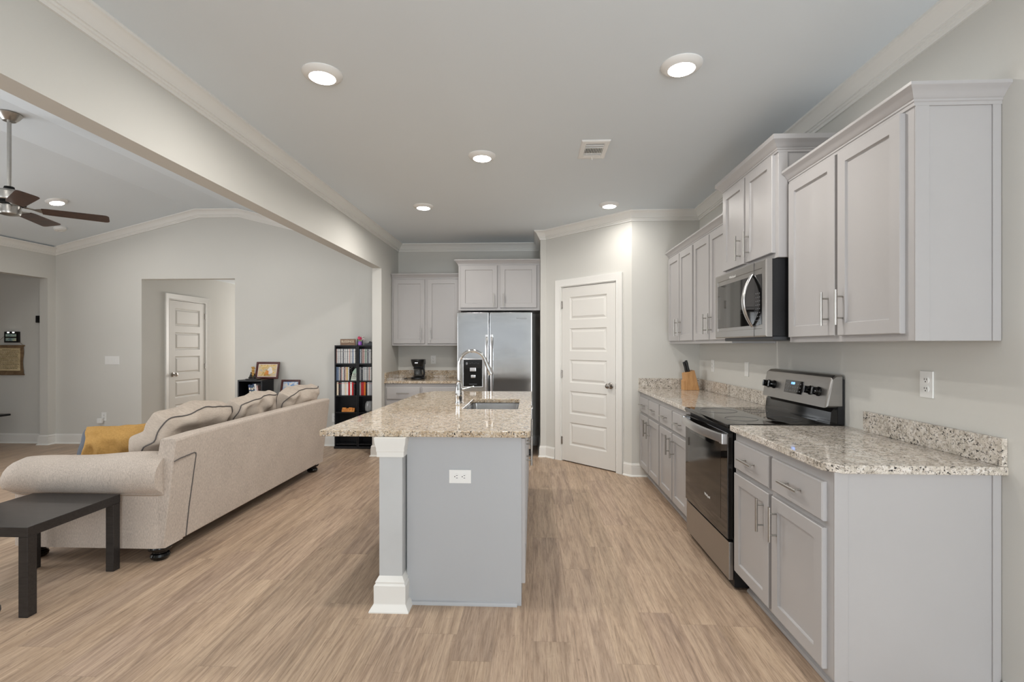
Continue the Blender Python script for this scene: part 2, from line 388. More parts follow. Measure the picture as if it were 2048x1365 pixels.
struct(mb.build('wall_corridor_left', M['wall'], smooth=False), 'grey corridor side wall that holds the white door', 'wall')
slab('wall_corridor_right', OX1, OX1 + T, LF + T, 9.0, 0, 2.5, M['wall'], 'corridor side wall out of sight', 'wall')
mb = MB(); mb.box(OX0 - 1.6, OX1 + T, 11.5, 11.6, 0, 2.5); mb.box(OX0 - 1.6, OX0 - 1.5, 9, 11.5, 0, 2.5); mb.box(OX1 + .6, OX1 + .7, 9, 11.5, 0, 2.5); mb.box(OX0 - 1.6, OX0 - T, 8.9, 9.0, 0, 2.5); mb.box(OX1 + T, OX1 + .7, 8.9, 9.0, 0, 2.5)
struct(mb.build('wall_corridor_end', M['wall'], smooth=False), 'room walls at the corridor end, out of sight', 'wall')
slab('ceiling_corridor', OX0 - 1.6, OX1 + .7, LF + T, 11.6, 2.46, 2.56, M['ceil'], 'corridor ceiling behind the far wall', 'ceiling')
# rear wall with glazed openings
mb = MB(); HO = [(-5.9, -2.9, .55, 2.35), (-2.4, .1, .77, 2.39), (.62, 1.60, 0, 2.25)]; xx = LL
for x0, x1, z0, z1 in HO:
    mb.box(xx, x0, REAR - T, REAR, 0, 3.8)
    if z0: mb.box(x0, x1, REAR - T, REAR, 0, z0)
    mb.box(x0, x1, REAR - T, REAR, z1, 3.8); xx = x1
mb.box(xx, WR, REAR - T, REAR, 0, 3.8)
struct(mb.build('wall_rear', M['wall'], smooth=False), 'rear wall with glazed doors behind the camera', 'wall')
def window(name, x0, x1, z0, z1, n):
    mb = MB()
    for a, b in ((x0, x0 + .06), (x1 - .06, x1)): mb.box(a, b, REAR - .09, REAR - .02, z0, z1)
    for a, b in ((z0, z0 + .06), (z1 - .06, z1)): mb.box(x0 + .06, x1 - .06, REAR - .09, REAR - .02, a, b)
    for k in range(1, n): xx = x0 + (x1 - x0) * k / n; mb.box(xx - .03, xx + .03, REAR - .09, REAR - .02, z0 + .06, z1 - .06)
    return struct(mb.build(name, M['trim'], smooth=False), 'white window frame in the rear wall behind the camera', 'window')
window('window_1', -2.4, .1, .77, 2.39, 3); window('window_2', -5.9, -2.9, .55, 2.35, 3); window('window_3', .62, 1.60, 0, 2.25, 1)
# crown mouldings
CROWN = [(0, 0), (.076, 0), (.076, -.013), (.069, -.017), (.062, -.021), (.05, -.032), (.041, -.046), (.034, -.060), (.029, -.067), (.029, -.073), (.021, -.075), (.020, -.086), (.013, -.089), (.011, -.104), (0, -.104)]
struct(MB().sweep([(WL, REAR), (WL, KB), (.09, KB), (.09, 6.0), (.16, 6.0), (1.02, PW), (WR, PW), (WR, REAR)], CROWN, ZC).build('trim_1', M['trim'], ang=.5), 'white crown moulding around the kitchen ceiling', 'trim')
def vault_crown():
    mb = MB(); pts = [(LL, VE), (V0, VZ), (V1, VZ), (WL - T, VE)]; rings = []
    for i, p in enumerate(pts):
        def up(a, b):
            d = Vector((b[0] - a[0], b[1] - a[1])).normalized(); return Vector((-d.y, d.x))
        if i == 0: o = Vector((0, 1))
        elif i == 3: o = up(pts[2], pts[3])
        else:
            a, b = up(pts[i - 1], p), up(p, pts[i + 1]); o = (a + b) / (1 + a.dot(b))
        rings.append([(p[0] + o.x * q, LF - pr, p[1] + o.y * q) for pr, q in CROWN])
    return mb.loft(rings)
struct(vault_crown().build('trim_2', M['trim'], ang=.5), 'white crown moulding following the sloped far living room wall', 'trim')
struct(MB().sweep([(LL, REAR), (LL, LF)], CROWN, VE).build('trim_3', M['trim'], ang=.5), 'white crown moulding above the hall opening', 'trim')
BASE = [(0, 0), (.028, 0), (.027, .007), (.022, .014), (.015, .018), (.015, .098), (.012, .104), (.012, .110), (.014, .113), (.012, .119), (.008, .126), (.006, .134), (0, .134)]
def baseboard(name, pts, label): return struct(MB().sweep(pts, BASE, 0).build(name, M['trim'], ang=.5), label, 'baseboard')
baseboard('baseboard_divider', [(WL - T, LF), (WL - T, WEND), (WL, WEND), (WL, 6.1)], 'white baseboard wrapping the wall end beside the bookcases')
def dpt(s_): return (DG[0] + s_ * math.sqrt(.5), DG[1] - s_ * math.sqrt(.5))
CS0, CS1 = .150, 1.122
baseboard('baseboard_alcove', [(-.9, KB), (.09, KB), (.09, 6.0), (.16, 6.0), dpt(CS0)], 'white baseboard at the wall end right of the refrigerator')
baseboard('baseboard_pantry', [dpt(CS1), (1.02, PW), (1.19, PW)], 'white baseboard between pantry door and grey base cabinets')
baseboard('baseboard_far', [(LL, LF), (OX0, LF), (OX0, CDY0 - .09)], 'white baseboard under the white switch plate on the far wall')
baseboard('baseboard_shelf', [(OX1, LF), (WL - T, LF)], 'white baseboard behind the bookcases on the far wall')
baseboard('baseboard_hall', [(-9.4, LF), (LL - T, LF), (LL - T, 6.43), (LL, 6.43), (LL, LF)], 'white baseboard under the wall scroll in the hall')
baseboard('baseboard_corridor', [(OX0, CDY1 + .09), (OX0, 8.9)], 'white baseboard in the corridor beyond the door')
baseboard('baseboard_right', [(WR, 1.86), (WR, REAR)], 'white baseboard on the right wall in front of the cabinets')

# ------------------------------------------------------------------ doors
def door(name, w, h, loc, rz, label, knob_right):
    mb = MB(); st, tr, br, rl = .115, .115, .20, .098; t = .035; n = 5
    ph = (h - tr - br - rl * (n - 1)) / n
    mb.box(0, st, 0, t, .012, h); mb.box(w - st, w, 0, t, .012, h)
    z = h
    zs = [(.012, br)]
    for k in range(n): zs.append((br + k * (ph + rl) + ph, br + k * (ph + rl) + ph + (rl if k < n - 1 else tr)))
    for a, b in zs: mb.box(st, w - st, 0, t, a, min(b, h))
    for k in range(n):
        a = br + k * (ph + rl)
        mb.rects(st, w - st, a, a + ph, [(0, 0), (.004, .004), (.012, .013), (.020, .014), (.040, .003), (.043, .002)])
    d = struct(mb.build(name, M['door'], loc=loc, rot=(0, 0, rz), ang=.25), label, 'door')
    xk = w - .062 if knob_right else .062
    k = MB(); Mx = Matrix.Translation((xk, 0, .92)) @ Matrix.Rotation(PI / 2, 4, 'X')
    k.lathe([(.0, 0), (.034, 0), (.034, .005), (.028, .010), (.012, .012), (.011, .030), (.018, .036), (.027, .046), (.029, .056), (.026, .066), (.014, .072), (.0, .073)], Mx=Mx)
    k.build('door_knob', M['knobnickel'], d)
    for zh in (.24, 1.02, h - .2):
        hx = -.004 if knob_right else w + .004
        b = MB(); b.cyl((hx, -.006, zh - .045), (hx, -.006, zh + .045), .0065, n=12); b.box(hx - .012, hx + .012, -.003, .001, zh - .044, zh + .044)
        b.build('hinge', M['knobnickel'], d)
    la = MB(); xl = w + .001 if knob_right else -.001
    la.box(xl - .003, xl + .003, -.002, .02, .89, .95); la.build('latch_plate', M['knobnickel'], d)
    return d
def casing(name, x0, x1, zt, loc, rz, label, W=.082):
    PR = [(0, 0), (0, -.012), (.006, -.015), (.016, -.012), (.024, -.014), (.05, -.017), (.066, -.019), (.074, -.022), (W, -.022), (W, 0)]
    mb = MB(); rings = []
    for (px, pz, ox, oz) in ((x0, 0, -1, 0), (x0, zt, -1, 1), (x1, zt, 1, 1), (x1, 0, 1, 0)):
        rings.append([(px + ox * a, y, pz + oz * a) for a, y in PR])
    mb.loft(rings)
    mb.box(x0 - .0, x0 + .008, 0, T, 0, zt); mb.box(x1 - .008, x1, 0, T, 0, zt); mb.box(x0, x1, 0, T, zt - .006, zt)
    return struct(mb.build(name, M['trim'], loc=loc, rot=(0, 0, rz), ang=.4), label, 'trim')
door('door_1', D1 - D0 - .024, 2.03, (dpt(D0 + .012)[0] , dpt(D0 + .012)[1], 0), DA, 'white five-panel pantry door on the angled corner wall', True)
casing('trim_4', D0, D1, 2.042, (DG[0], DG[1], 0), DA, 'white casing around the pantry door')
door('door_2', .776, 2.03, (OX0, CDY0 + .012, 0), PI / 2, 'white five-panel door inside the corridor beyond the sofa', False)
casing('trim_5', CDY0, CDY1, 2.042, (OX0, 0, 0), PI / 2, 'white casing around the corridor door')

# ------------------------------------------------------------------ cabinets
SHAKER = [(0, 0), (0, -.017), (.003, -.020), (.056, -.020), (.0575, -.013), (.060, -.0095)]
FLAT = [(0, 0), (0, -.015), (.005, -.020)]
def pull(parent, x, z, vertical, ln=.158):
    mb = MB(); h = ln / 2; o = .020
    if vertical:
        mb.cyl((x, -.052, z - h), (x, -.052, z + h), .0062, n=14)
        for q in (-.048, .048): mb.cyl((x, -o, z + q), (x, -.052, z + q), .0042, n=10)
    else:
        mb.cyl((x - h, -.052, z), (x + h, -.052, z), .0062, n=14)
        for q in (-.048, .048): mb.cyl((x + q, -o, z), (x + q, -.052, z), .0042, n=10)
    return mb.build('bar_handle', M['nickel'], parent)
def cabinet(name, label, loc, rz, w, d, z0, z1, doors=(), drawers=(), toe=False, crown=None, ends=(), group=None, ctop=.052, mat=None):
    d = d - .0015
    mat = mat or M['cab']
    t = thing(name, label, 'cabinet', loc, rz, group)
    mb = MB()
    if toe:
        mb.box(0, w, 0, d, z0 + .105, z1); mb.box(0.0, w, .072, d, z0, z0 + .105)
    else: mb.box(0, w, 0, d, z0, z1, .0015, 1)
    mb.build('carcass', mat, t, smooth=False)
    if toe:
        b = MB(); b.sweep([(0, .072), (w, .072)], [(0, 0), (.014, 0), (.014, .006), (.010, .014), (0, .018)], z0); b.build('shoe_trim', mat, t)
    for e in ends:
        b = MB(); s = 1 if e == 'far' else -1
        xs = w if e == 'near' else 0
        lo = z0
        if e == 'near':
            b.box(xs, xs + .005, 0, .05, lo + (.105 if toe else 0), z1 - .0, .001, 1); b.build('end_trim', mat, t); b = MB(); b.box(xs, xs + .005, d - .03, d, lo, z1, .001, 1)
        else:
            b.box(xs - .005, xs, 0, .03, lo, z1, .001, 1)
        b.build('end_trim', mat, t)
    for (x0, x1, a, b_, hx, hz) in doors:
        dr = MB().rects(x0, x1, a, b_, SHAKER, back=0).build('cabinet_door', mat, t, ang=.3)
        if hx is not None: pull(dr, hx, hz, True)
    for (x0, x1, a, b_) in drawers:
        dr = MB().rects(x0, x1, a, b_, FLAT, back=0).build('drawer_front', mat, t, ang=.3)
        pull(dr, (x0 + x1) / 2, (a + b_) / 2, False)
    if crown:
        PRF = [(0, -.018), (.006, -.018), (.006, -.006), (.010, -.003), (.010, .004), (.016, .008), (.022, .018), (.032, .030), (.043, .037), (.046, .041), (.046, ctop), (0, ctop)]
        MB().sweep(crown, PRF, z1).build('crown_molding', mat, t, ang=.5)
    return t
RZ = -PI / 2
BZ, BF = .882, 1.115          # base cabinet top, base face-frame plane
UF, UZ0, UZ1 = 1.405, 1.369, 2.252
Y1 = 1.877
CT = .914
# right wall, near base cabinet (33 in) : local x runs from the range towards the camera
wN = 2.757 - Y1
cabinet('base_cabinet', 'grey two-door base cabinet at the near end of the range wall, nearest the camera', (BF, 2.757, 0), RZ, wN, WR - BF, 0, BZ,
        doors=[(.022, .413, .125, .66, .363, .545), (.442, wN - .040, .125, .66, .492, .545)],
        drawers=[(.022, .413, .685, .835), (.442, wN - .040, .685, .835)], toe=True, ends=('near',), group='base cabinets on the range wall')
YA, YB = 3.542, 5.135
hw = (YB - YA) / 2
def base2(ytop, label):
    a, b = .018, hw - .018; m = hw / 2
    cabinet('base_cabinet', label, (BF, ytop, 0), RZ, hw, WR - BF, 0, BZ,
            doors=[(a, m - .012, .125, .66, m - .06, .555), (m + .012, b, .125, .66, m + .06, .555)],
            drawers=[(a, m - .012, .685, .835), (m + .012, b, .685, .835)], toe=True, group='base cabinets on the range wall')
base2(YB, 'grey two-door base cabinet in the corner beneath the knife block')
base2(YB - hw, 'grey two-door base cabinet directly beyond the range')
# right wall uppers
def up2(ytop, w, label, near=False, crown=None):
    m = w / 2
    return cabinet('wall_cabinet', label, (UF, ytop, 0), RZ, w, WR - UF, UZ0, UZ1,
        doors=[(.020, m - .010, UZ0 + .028, UZ1 - .022, m - .058, UZ0 + .155), (m + .010, w - (.045 if near else .020), UZ0 + .028, UZ1 - .022, m + .052, UZ0 + .155)],
        crown=crown, ends=('near',) if near else (), group='wall cabinets on the range wall')
wU = 2.757 - Y1
up2(2.757, wU, 'tall grey wall cabinet nearest the camera, with the exposed side panel', True, [(0, 0), (wU, 0), (wU, WR - UF)])
up2(YB, hw, 'grey wall cabinet in the corner above the knife block', crown=[(0, 0), (hw, 0)])
up2(YB - hw, hw, 'grey wall cabinet between the corner unit and the microwave', crown=[(0, 0), (hw, 0)])
MX = 1.345; wM = 3.534 - 2.765
cabinet('wall_cabinet', 'short raised grey wall cabinet directly above the microwave', (MX, 3.534, 0), RZ, wM, WR - MX, 1.838, 2.432,
        doors=[(.03, wM / 2 - .012, 1.868, 2.41, wM / 2 - .062, 1.975), (wM / 2 + .012, wM - .03, 1.868, 2.41, wM / 2 + .062, 1.975)],
        crown=[(0, WR - MX), (0, 0), (wM, 0), (wM, WR - MX)], ends=('near',), group='wall cabinets on the range wall', ctop=.066)
# back wall
UBY = 6.37
wB = .905
cabinet('wall_cabinet', 'grey two-door wall cabinet above the coffee maker', (WL + .01, UBY, 0), 0, wB, KB - UBY, 1.352, 2.236,
        doors=[(.022, .432, 1.38, 2.215, .390, 1.50), (.470, .880, 1.38, 2.215, .512, 1.50)], crown=[(0, 0), (wB, 0)], ends=('far',), group='wall cabinets on the back wall')
FY = 6.085
cabinet('wall_cabinet', 'wide grey wall cabinet directly above the refrigerator', (-.925, FY, 0), 0, 1.012, KB - FY, 1.788, 2.365,
        doors=[(.028, .482, 1.82, 2.345, .442, 1.915), (.52, .968, 1.82, 2.345, .562, 1.915)], crown=[(0, KB - FY), (0, 0), (1.012, 0)], group='wall cabinets on the back wall')
cabinet('base_cabinet', 'grey base cabinet below the coffee maker on the back wall', (WL + .005, 6.085, 0), 0, .91, KB - 6.085, 0, BZ,
        doors=[(.02, .44, .125, .66, .39, .555), (.47, .89, .125, .66, .52, .555)], drawers=[(.02, .44, .685, .835), (.47, .89, .685, .835)], toe=True)

# ------------------------------------------------------------------ countertops
def counter(name, label, poly, splashes, mat, holes=()):
    t = thing(name, label, 'countertop', (poly[0][0], poly[0][1], CT - .032)); ox, oy = poly[0]
    P = [(x - ox, y - oy) for x, y in poly]; H = [[(x - ox, y - oy) for x, y in h] for h in holes]
    MB().prism(P, 0, .032, 'z', H, .004).build('worktop', mat, t, ang=.9)
    for x0, x1, y0, y1 in splashes:
        MB().box(x0 - ox, x1 - ox, y0 - oy, y1 - oy, .0322, .134, .003).build('backsplash', mat, t)
    return t
CF = 1.083
counter('countertop', 'granite countertop with clipped corner at the near end of the range wall', [(WR, 1.848), (CF + .05, 1.848), (CF, 1.90), (CF, 2.76), (WR, 2.76)], [(WR - .02, WR, 1.85, 2.60)], M['granite2'])
counter('countertop', 'granite countertop in the far corner carrying the knife block', [(CF, 3.540), (CF, PW), (WR, PW), (WR, 3.540)], [(WR - .02, WR, 3.542, PW - .02), (CF + .005, WR, PW - .02, PW)], M['granite2'])
counter('countertop', 'granite countertop under the coffee maker on the back wall', [(WL, 6.055), (WL, KB), (-.945, KB), (-.945, 6.055)], [(WL, WL + .02, 6.07, KB - .02), (WL, -.945, KB - .02, KB)], M['granite'])
IX0, IX1, IY0, IY1 = -1.103, -.012, 2.503, 4.715
SX0, SX1, SY0, SY1 = -.490, -.105, 3.385, 4.03
def rrect(x0, x1, y0, y1, r, n=5):
    out = []
    for cx, cy, a in ((x1 - r, y1 - r, 0), (x0 + r, y1 - r, 90), (x0 + r, y0 + r, 180), (x1 - r, y0 + r, 270)):
        for k in range(n + 1):
            q = math.radians(a + 90 * k / n); out.append((cx + r * math.cos(q), cy + r * math.sin(q)))
    return out
counter('island_countertop', 'large granite island countertop overhanging toward the sofa', [(IX0, IY0), (IX1 - .03, IY0), (IX1 - .008, IY0 + .01), (IX1, IY0 + .04), (IX1, IY1), (IX0 + .16, IY1), (IX0 + .055, IY1 - .26)], [], M['granite'], [rrect(SX0, SX1, SY0, SY1, .02)])
# sink
t = thing('sink', 'stainless undermount sink set into the island', 'sink', (SX0, SY0, CT - .034))
mb = MB(); w, d = SX1 - SX0, SY1 - SY0
ringz = []
for ins, z in ((-.012, -.001), (-.004, -.001), (-.004, -.004), (.004, -.15), (.03, -.175), (.15, -.18)):
    ringz.append([(x, y, z) for x, y in rrect(ins, w - ins, ins, d - ins, max(.02, .035 - abs(ins) * .1))])
mb.loft(ringz, True, False, True); mb.build('basin', M['sinksteel'], t)
MB().lathe([(0, -.179), (.04, -.179), (.042, -.176), (.046, -.178), (.046, -.18)], (w / 2, d / 2, 0)).build('drain', M['chrome'], t)

# ------------------------------------------------------------------ island body
t = thing('kitchen_island', 'grey kitchen island base with a white-trimmed square post', 'island', (-.66, 2.56, 0))
L = 2.10; W_ = .60
MB().box(0, W_, 0, L, 0, .66).box(0, W_, 0, .79, .66, BZ).box(0, W_, 1.51, L, .66, BZ).box(0, .135, .79, 1.51, .66, BZ).box(.575, W_, .79, 1.51, .66, BZ).build('body', M['islandgrey'], t, smooth=False)
mb = MB(); mb.box(0.0, W_, -.006, 0, 0.0, BZ, .001, 1); mb.build('end_panel', M['islandgrey'], t)
mb = MB(); mb.sweep([(.022, -.006), (W_ - .022, -.006)], [(0, 0), (.014, 0), (.014, .008), (.010, .016), (0, .020)], 0); mb.build('shoe_trim', M['islandgrey'], t)
p = MB(); cx0, cx1, cy0, cy1 = -.128, -.0085, -.066, .054
p.box(cx0, cx1, cy0, cy1, .0, BZ, .002, 1); post = p.build('post', M['column'], t)
def ringtrim(prof, z, name):
    pts = [(cx0, cy1), (cx1, cy1), (cx1, cy0), (cx0, cy0)]
    mb = MB(); rings = []
    sg = [(-1, 1), (1, 1), (1, -1), (-1, -1)]
    for (x, y), (a, b) in zip(pts, sg): rings.append([(x + a * o, y + b * o, z + q) for o, q in prof])
    rings.append(rings[0]); mb.loft(rings, True, False, False); return mb.build(name, M['trim'], post, ang=.4)
ringtrim([(0, -.100), (.009, -.100), (.010, -.074), (.012, -.071), (.013, -.052), (.019, -.028), (.021, -.006), (.021, 0), (0, 0)], BZ, 'capital')
ringtrim([(0, 0), (.042, 0), (.042, .006), (.034, .020), (.024, .034), (.0215, .040), (.0215, .128), (.014, .138), (.016, .146), (.012, .152), (.004, .166), (0, .172)], 0, 'plinth')
# right side fronts face +x : local frame rotated
def island_front(y0, y1, z0, z1, hy, hz, drawer=False):
    Mx = Matrix.Translation((W_, 0, 0)) @ Matrix.Rotation(PI / 2, 4, 'Z')
    mb = MB(); mb.rects(y0, y1, z0, z1, FLAT if drawer else SHAKER, back=0)
    for v in mb.bm.verts: v.co = Mx @ v.co
    dr = mb.build('drawer_front' if drawer else 'cabinet_door', M['cab'], t, ang=.3)
    if hy is None: return
    hb = MB(); x = W_ + .052
    if drawer:
        hb.cyl((x, hy - .079, hz), (x, hy + .079, hz), .0062, n=12); posts = [(hy - .048, hz), (hy + .048, hz)]
    else:
        hb.cyl((x, hy, hz - .079), (x, hy, hz + .079), .0062, n=12); posts = [(hy, hz - .048), (hy, hz + .048)]
    for a, b in posts: hb.cyl((W_ + .0195, a, b), (x, a, b), .0042, n=8)
    hb.build('bar_handle', M['nickel'], dr)
island_front(.002, .43, .115, .868, .385, .715)
island_front(.45, .84, .115, .868, .49, .715)
island_front(.86, 1.235, .115, .868, 1.19, .70)
island_front(1.255, 1.63, .115, .868, 1.30, .70)
island_front(1.65, 2.08, .115, .66, 1.70, .56)
island_front(1.65, 2.08, .685, .868, 1.865, .80, True)
# outlets -----------------------------------------------------------
def outlet(name, label, loc, rz, horiz=False, kind='duplex', size=(.070, .115), group=None):
    t = thing(name, label, 'outlet' if kind == 'duplex' else 'switch plate', loc, rz, group)
    w, h = size
    Mx = Matrix.Rotation(PI / 2, 4, 'Y') if horiz else None
    MB().box(-w / 2, w / 2, -.006, 0, -h / 2, h / 2, .002, 2, Mx).build('cover_plate', M['plastic'], t)
    if kind == 'duplex':
        for q in (-.0195, .0195):
            mb = MB(); ring = [(.017 * math.cos(a) , .0145 * max(-.82, min(.82, math.sin(a))) ) for a in [2 * PI * k / 24 for k in range(24)]]
            pts = [(x, z * 1.12 + q) for x, z in ring]
            mb.prism(pts, -.0085, -.004, 'y')
            if Mx is not None:
                for v in mb.bm.verts: v.co = Mx @ v.co
            f = mb.build('receptacle', M['plastic'], t)
            s = MB()
            for a in (-.0062, .0062): s.box(a - .0011, a + .0011, -.0092, -.0084, q - .001, q + .0075, 0, 1, Mx)
            s.cyl(*[(Mx @ Vector(p)) if Mx is not None else Vector(p) for p in ((0, -.0092, q - .0075), (0, -.0084, q - .0075))], .0026, n=10)
            s.build('contact_slots', M['slot'], f)
    elif kind == 'rocker':
        MB().box(-.017, .017, -.0085, -.004, -.034, .034, .001).build('rocker', M['plastic'], t)
    return t
outlet('wall_outlet', 'white sideways outlet on the near end of the island', (-.379, 2.553, .670), 0, True)
outlet('wall_outlet', 'large white outlet above the near right countertop', (WR, 2.212, 1.183), RZ)
outlet('switch_plate', 'white switch plate on the wall just left of the range backguard', (WR, 4.015, 1.163), RZ, False, 'rocker')
outlet('wall_outlet', 'small white outlet on the right wall near the knife block', (WR, 4.76, 1.160), RZ)
outlet('wall_outlet', 'white outlet on the back wall beside the coffee maker', (-1.365, KB, 1.158), 0)
# living room wall plates
t = thing('switch_plate', 'wide white four-gang switch plate left of the corridor opening', 'switch plate', (-5.784, LF, 1.150))
MB().box(-.104, .104, -.006, 0, -.058, .058, .002).build('cover_plate', M['plastic'], t)
for q in (-.069, -.023, .023, .069): MB().box(q - .0165, q + .0165, -.009, -.004, -.033, .033, .001).build('rocker', M['plastic'], t)
outlet('wall_outlet', 'white outlet low on the wall above the yellow pillow', (-5.90, LF, .375), 0)
tag(MB().box(-.034, .034, -.045, -.009, -.05, .02, .008).box(-.028, .028, -.05, -.044, -.044, .012, .003).build('air_freshener', M['plastic'], loc=(-5.935, LF, .335)), 'white plug-in device in the low outlet above the yellow pillow', 'air freshener')
outlet('wall_outlet', 'white outlet low on the far wall between sofa end and bookcases', (-2.675, LF, .38), 0)

# ------------------------------------------------------------------ range
RX = 1.112
t = thing('kitchen_range', 'stainless and black electric range with backguard and glass cooktop', 'range', (RX, 3.532, 0), RZ)
w = .760; dp = WR - RX - .005
MB().box(0, w, .0, dp, .014, .900).build('body', M['blackmatte'], t, smooth=False)
mb = MB()
for x in (.05, w - .05):
    for y in (.06, dp - .06): mb.cyl((x, y, 0), (x, y, .05), .018, n=12)
mb.build('levelling_feet', M['black'], t)
dr = MB().box(.004, w - .004, -.028, -.002, .052, .262, .004).build('storage_drawer', M['rangesteel'], t)
od = MB().box(.004, w - .004, -.036, -.003, .278, .868, .005).build('oven_door', M['glassblack'], t)
MB().box(.1, w - .1, -.0366, -.0358, .36, .76).build('oven_window', M['blackgloss'], od)
# bowed steel handle with end brackets
hb = MB(); rings = []; N = 20
for i in range(N + 1):
    u = i / N; x = .012 + (w - .024) * u; bow = -.058 - .030 * (1 - (2 * u - 1) ** 2)
    rings.append([(x, bow + .009, .806), (x, bow - .006, .810), (x, bow - .009, .832), (x, bow - .006, .854), (x, bow + .009, .858)])
hb.loft(rings)
for a, b in ((.006, .050), (w - .050, w - .006)): hb.box(a, b, -.066, -.034, .803, .862, .004)
hb.build('oven_handle', M['steel'], od)
text('maker_lettering', 'Whirlpool', .023, M['plastic'], od, (w * .58, -.0372, .425))
ck = MB(); ck.box(0, w, -.040, dp - .075, .894, .918, .006, 3); ct = ck.build('cooktop', M['glassblack'], t)
rg = MB()
for x, y, r in ((.20, .12, .115), (.56, .12, .09), (.20, .36, .075), (.56, .36, .10)):
    rg.tube([(x + r * math.cos(2 * PI * k / 40), y + r * math.sin(2 * PI * k / 40), .9182) for k in range(40)], .0011, 6, True)
rg.build('burner_rings', M['darkgrey'], ct)
# backguard
prof_lo = [(dp - .078, .90), (dp - .070, .985), (dp - .060, 1.0), (dp, 1.0), (dp, .90)]
MB().prism(prof_lo, .004, w - .004, 'x').build('backguard_base', M['blackgloss'], t, ang=.4)
rings = []
def bgprof(o):
    return [(dp - .100 + o, 1.008 + o), (dp - .074 + o, 1.150), (dp - .064, 1.176 - o), (dp - .045, 1.190 - o), (dp - .012, 1.192 - o), (dp - .012, 1.008 + o)]
bg = MB(); bg.loft([[(x, y, z) for y, z in bgprof(o)] for x, o in ((.0, .012), (.006, .004), (.02, 0), (w - .02, 0), (w - .006, .004), (w, .012))]); 
bgo = bg.build('backguard', M['rangesteel'], t, ang=.5)
MB().box(0.002, w - .002, dp - .034, dp, .92, 1.165).build('backguard_side', M['blackmatte'], t, smooth=False)
tilt = math.atan2(.026, .142)
MC = Matrix.Translation((0, dp - .100, 1.008)) @ Matrix.Rotation(-tilt, 4, 'X')
def onbg(mb):
    for v in mb.bm.verts: v.co = MC @ v.co
    return mb
cp = onbg(MB().box(.292, .500, -.0025, .002, .048, .128, .001)).build('control_display', M['glassblack'], bgo)
dg = text('clock_digits', '12:00', .020, M['blueled'], cp, tuple(MC @ Vector((.385, -.0031, .110))), (PI / 2 - tilt, 0, 0))
mk = MB()
for i in range(7):
    for j in range(3):
        if j == 2 and 2 <= i <= 4: continue
        mk.box(.305 + i * .027, .317 + i * .027, -.0030, -.0024, .062 + j * .022, .067 + j * .022)
onbg(mk).build('touch_marks', M['rubber'], cp)
for x in (.075, .150, .585, .665):
    k = MB(); Mk = MC @ Matrix.Translation((x, 0, .085)) @ Matrix.Rotation(PI / 2, 4, 'X')
    k.lathe([(0, 0), (.027, 0), (.027, .006), (.023, .010), (.021, .030), (.019, .034), (0, .034)], n=28, Mx=Mk)
    k.box(-.006, .006, -.021, .021, .030, .042, .003, 2, Mk)
    kn = k.build('control_knob', M['blackgloss'], bgo)
    q = MB(); q.box(-.0009, .0009, 0, .019, .0418, .0426, 0, 1, Mk); q.build('pointer', M['steel'], kn)

# ------------------------------------------------------------------ microwave
MF = 1.318
t = thing('microwave', 'stainless over-the-range microwave with curved handle above the cooktop', 'microwave', (MF, 3.530, 1.394), RZ)
w, h, dp = .756, .440, WR - MF - .005
b = MB(); b.box(.004, w - .004, .0, dp, .012, h); b.build('case', M['blackmatte'], t, smooth=False)
b = MB(); b.box(.03, w - .03, .02, dp - .02, -.012, .012, .004, 1); b.build('vent_hood', M['darkgrey'], t)
fr = MB(); x1 = w - .145
fr.rects(0, w, .008, h, [(0, .0), (0, -.028), (.007, -.034), (.045, -.035), (.0475, -.031)], back=0)
front = fr.build('front_frame', M['rangesteel'], t, ang=.4)
MB().box(.047, w - .085, -.0345, -.030, .075, h - .075, .001, 1).build('door_glass', M['glassblack'], t)
b = MB(); b.box(x1 - .0012, x1 + .0012, -.0358, -.034, .009, .075); b.box(x1 - .0012, x1 + .0012, -.0358, -.034, h - .075, h - .001); b.build('door_seam', M['darkgrey'], front)
cpn = MB().box(x1 + .004, w - .050, -.0352, -.0346, .078, h - .078).build('control_panel', M['blackgloss'], t)
mk = MB()
for i in range(3):
    for j in range(8): mk.box(x1 + .022 + i * .022, x1 + .030 + i * .022, -.0356, -.0351, .10 + j * .022, .104 + j * .022)
mk.build('key_marks', M['rubber'], cpn)
hd = MB(); rings = []
for i in range(21):
    u = i / 20; z = .066 + (h - .132) * u; s_ = 1 - (2 * u - 1) ** 2
    y = -.036 - .052 * s_; xx = x1 - .020 + .0 * s_; wd_ = .011 + .010 * s_
    rings.append([(xx + wd_ * math.cos(2 * PI * k / 12), y + .008 * math.sin(2 * PI * k / 12), z) for k in range(12)])
hd.loft(rings); hd.build('curved_handle', M['steel'], t)
text('maker_lettering', 'Whirlpool', .024, M['plastic'], front, (w * .40, -.0358, h - .040))

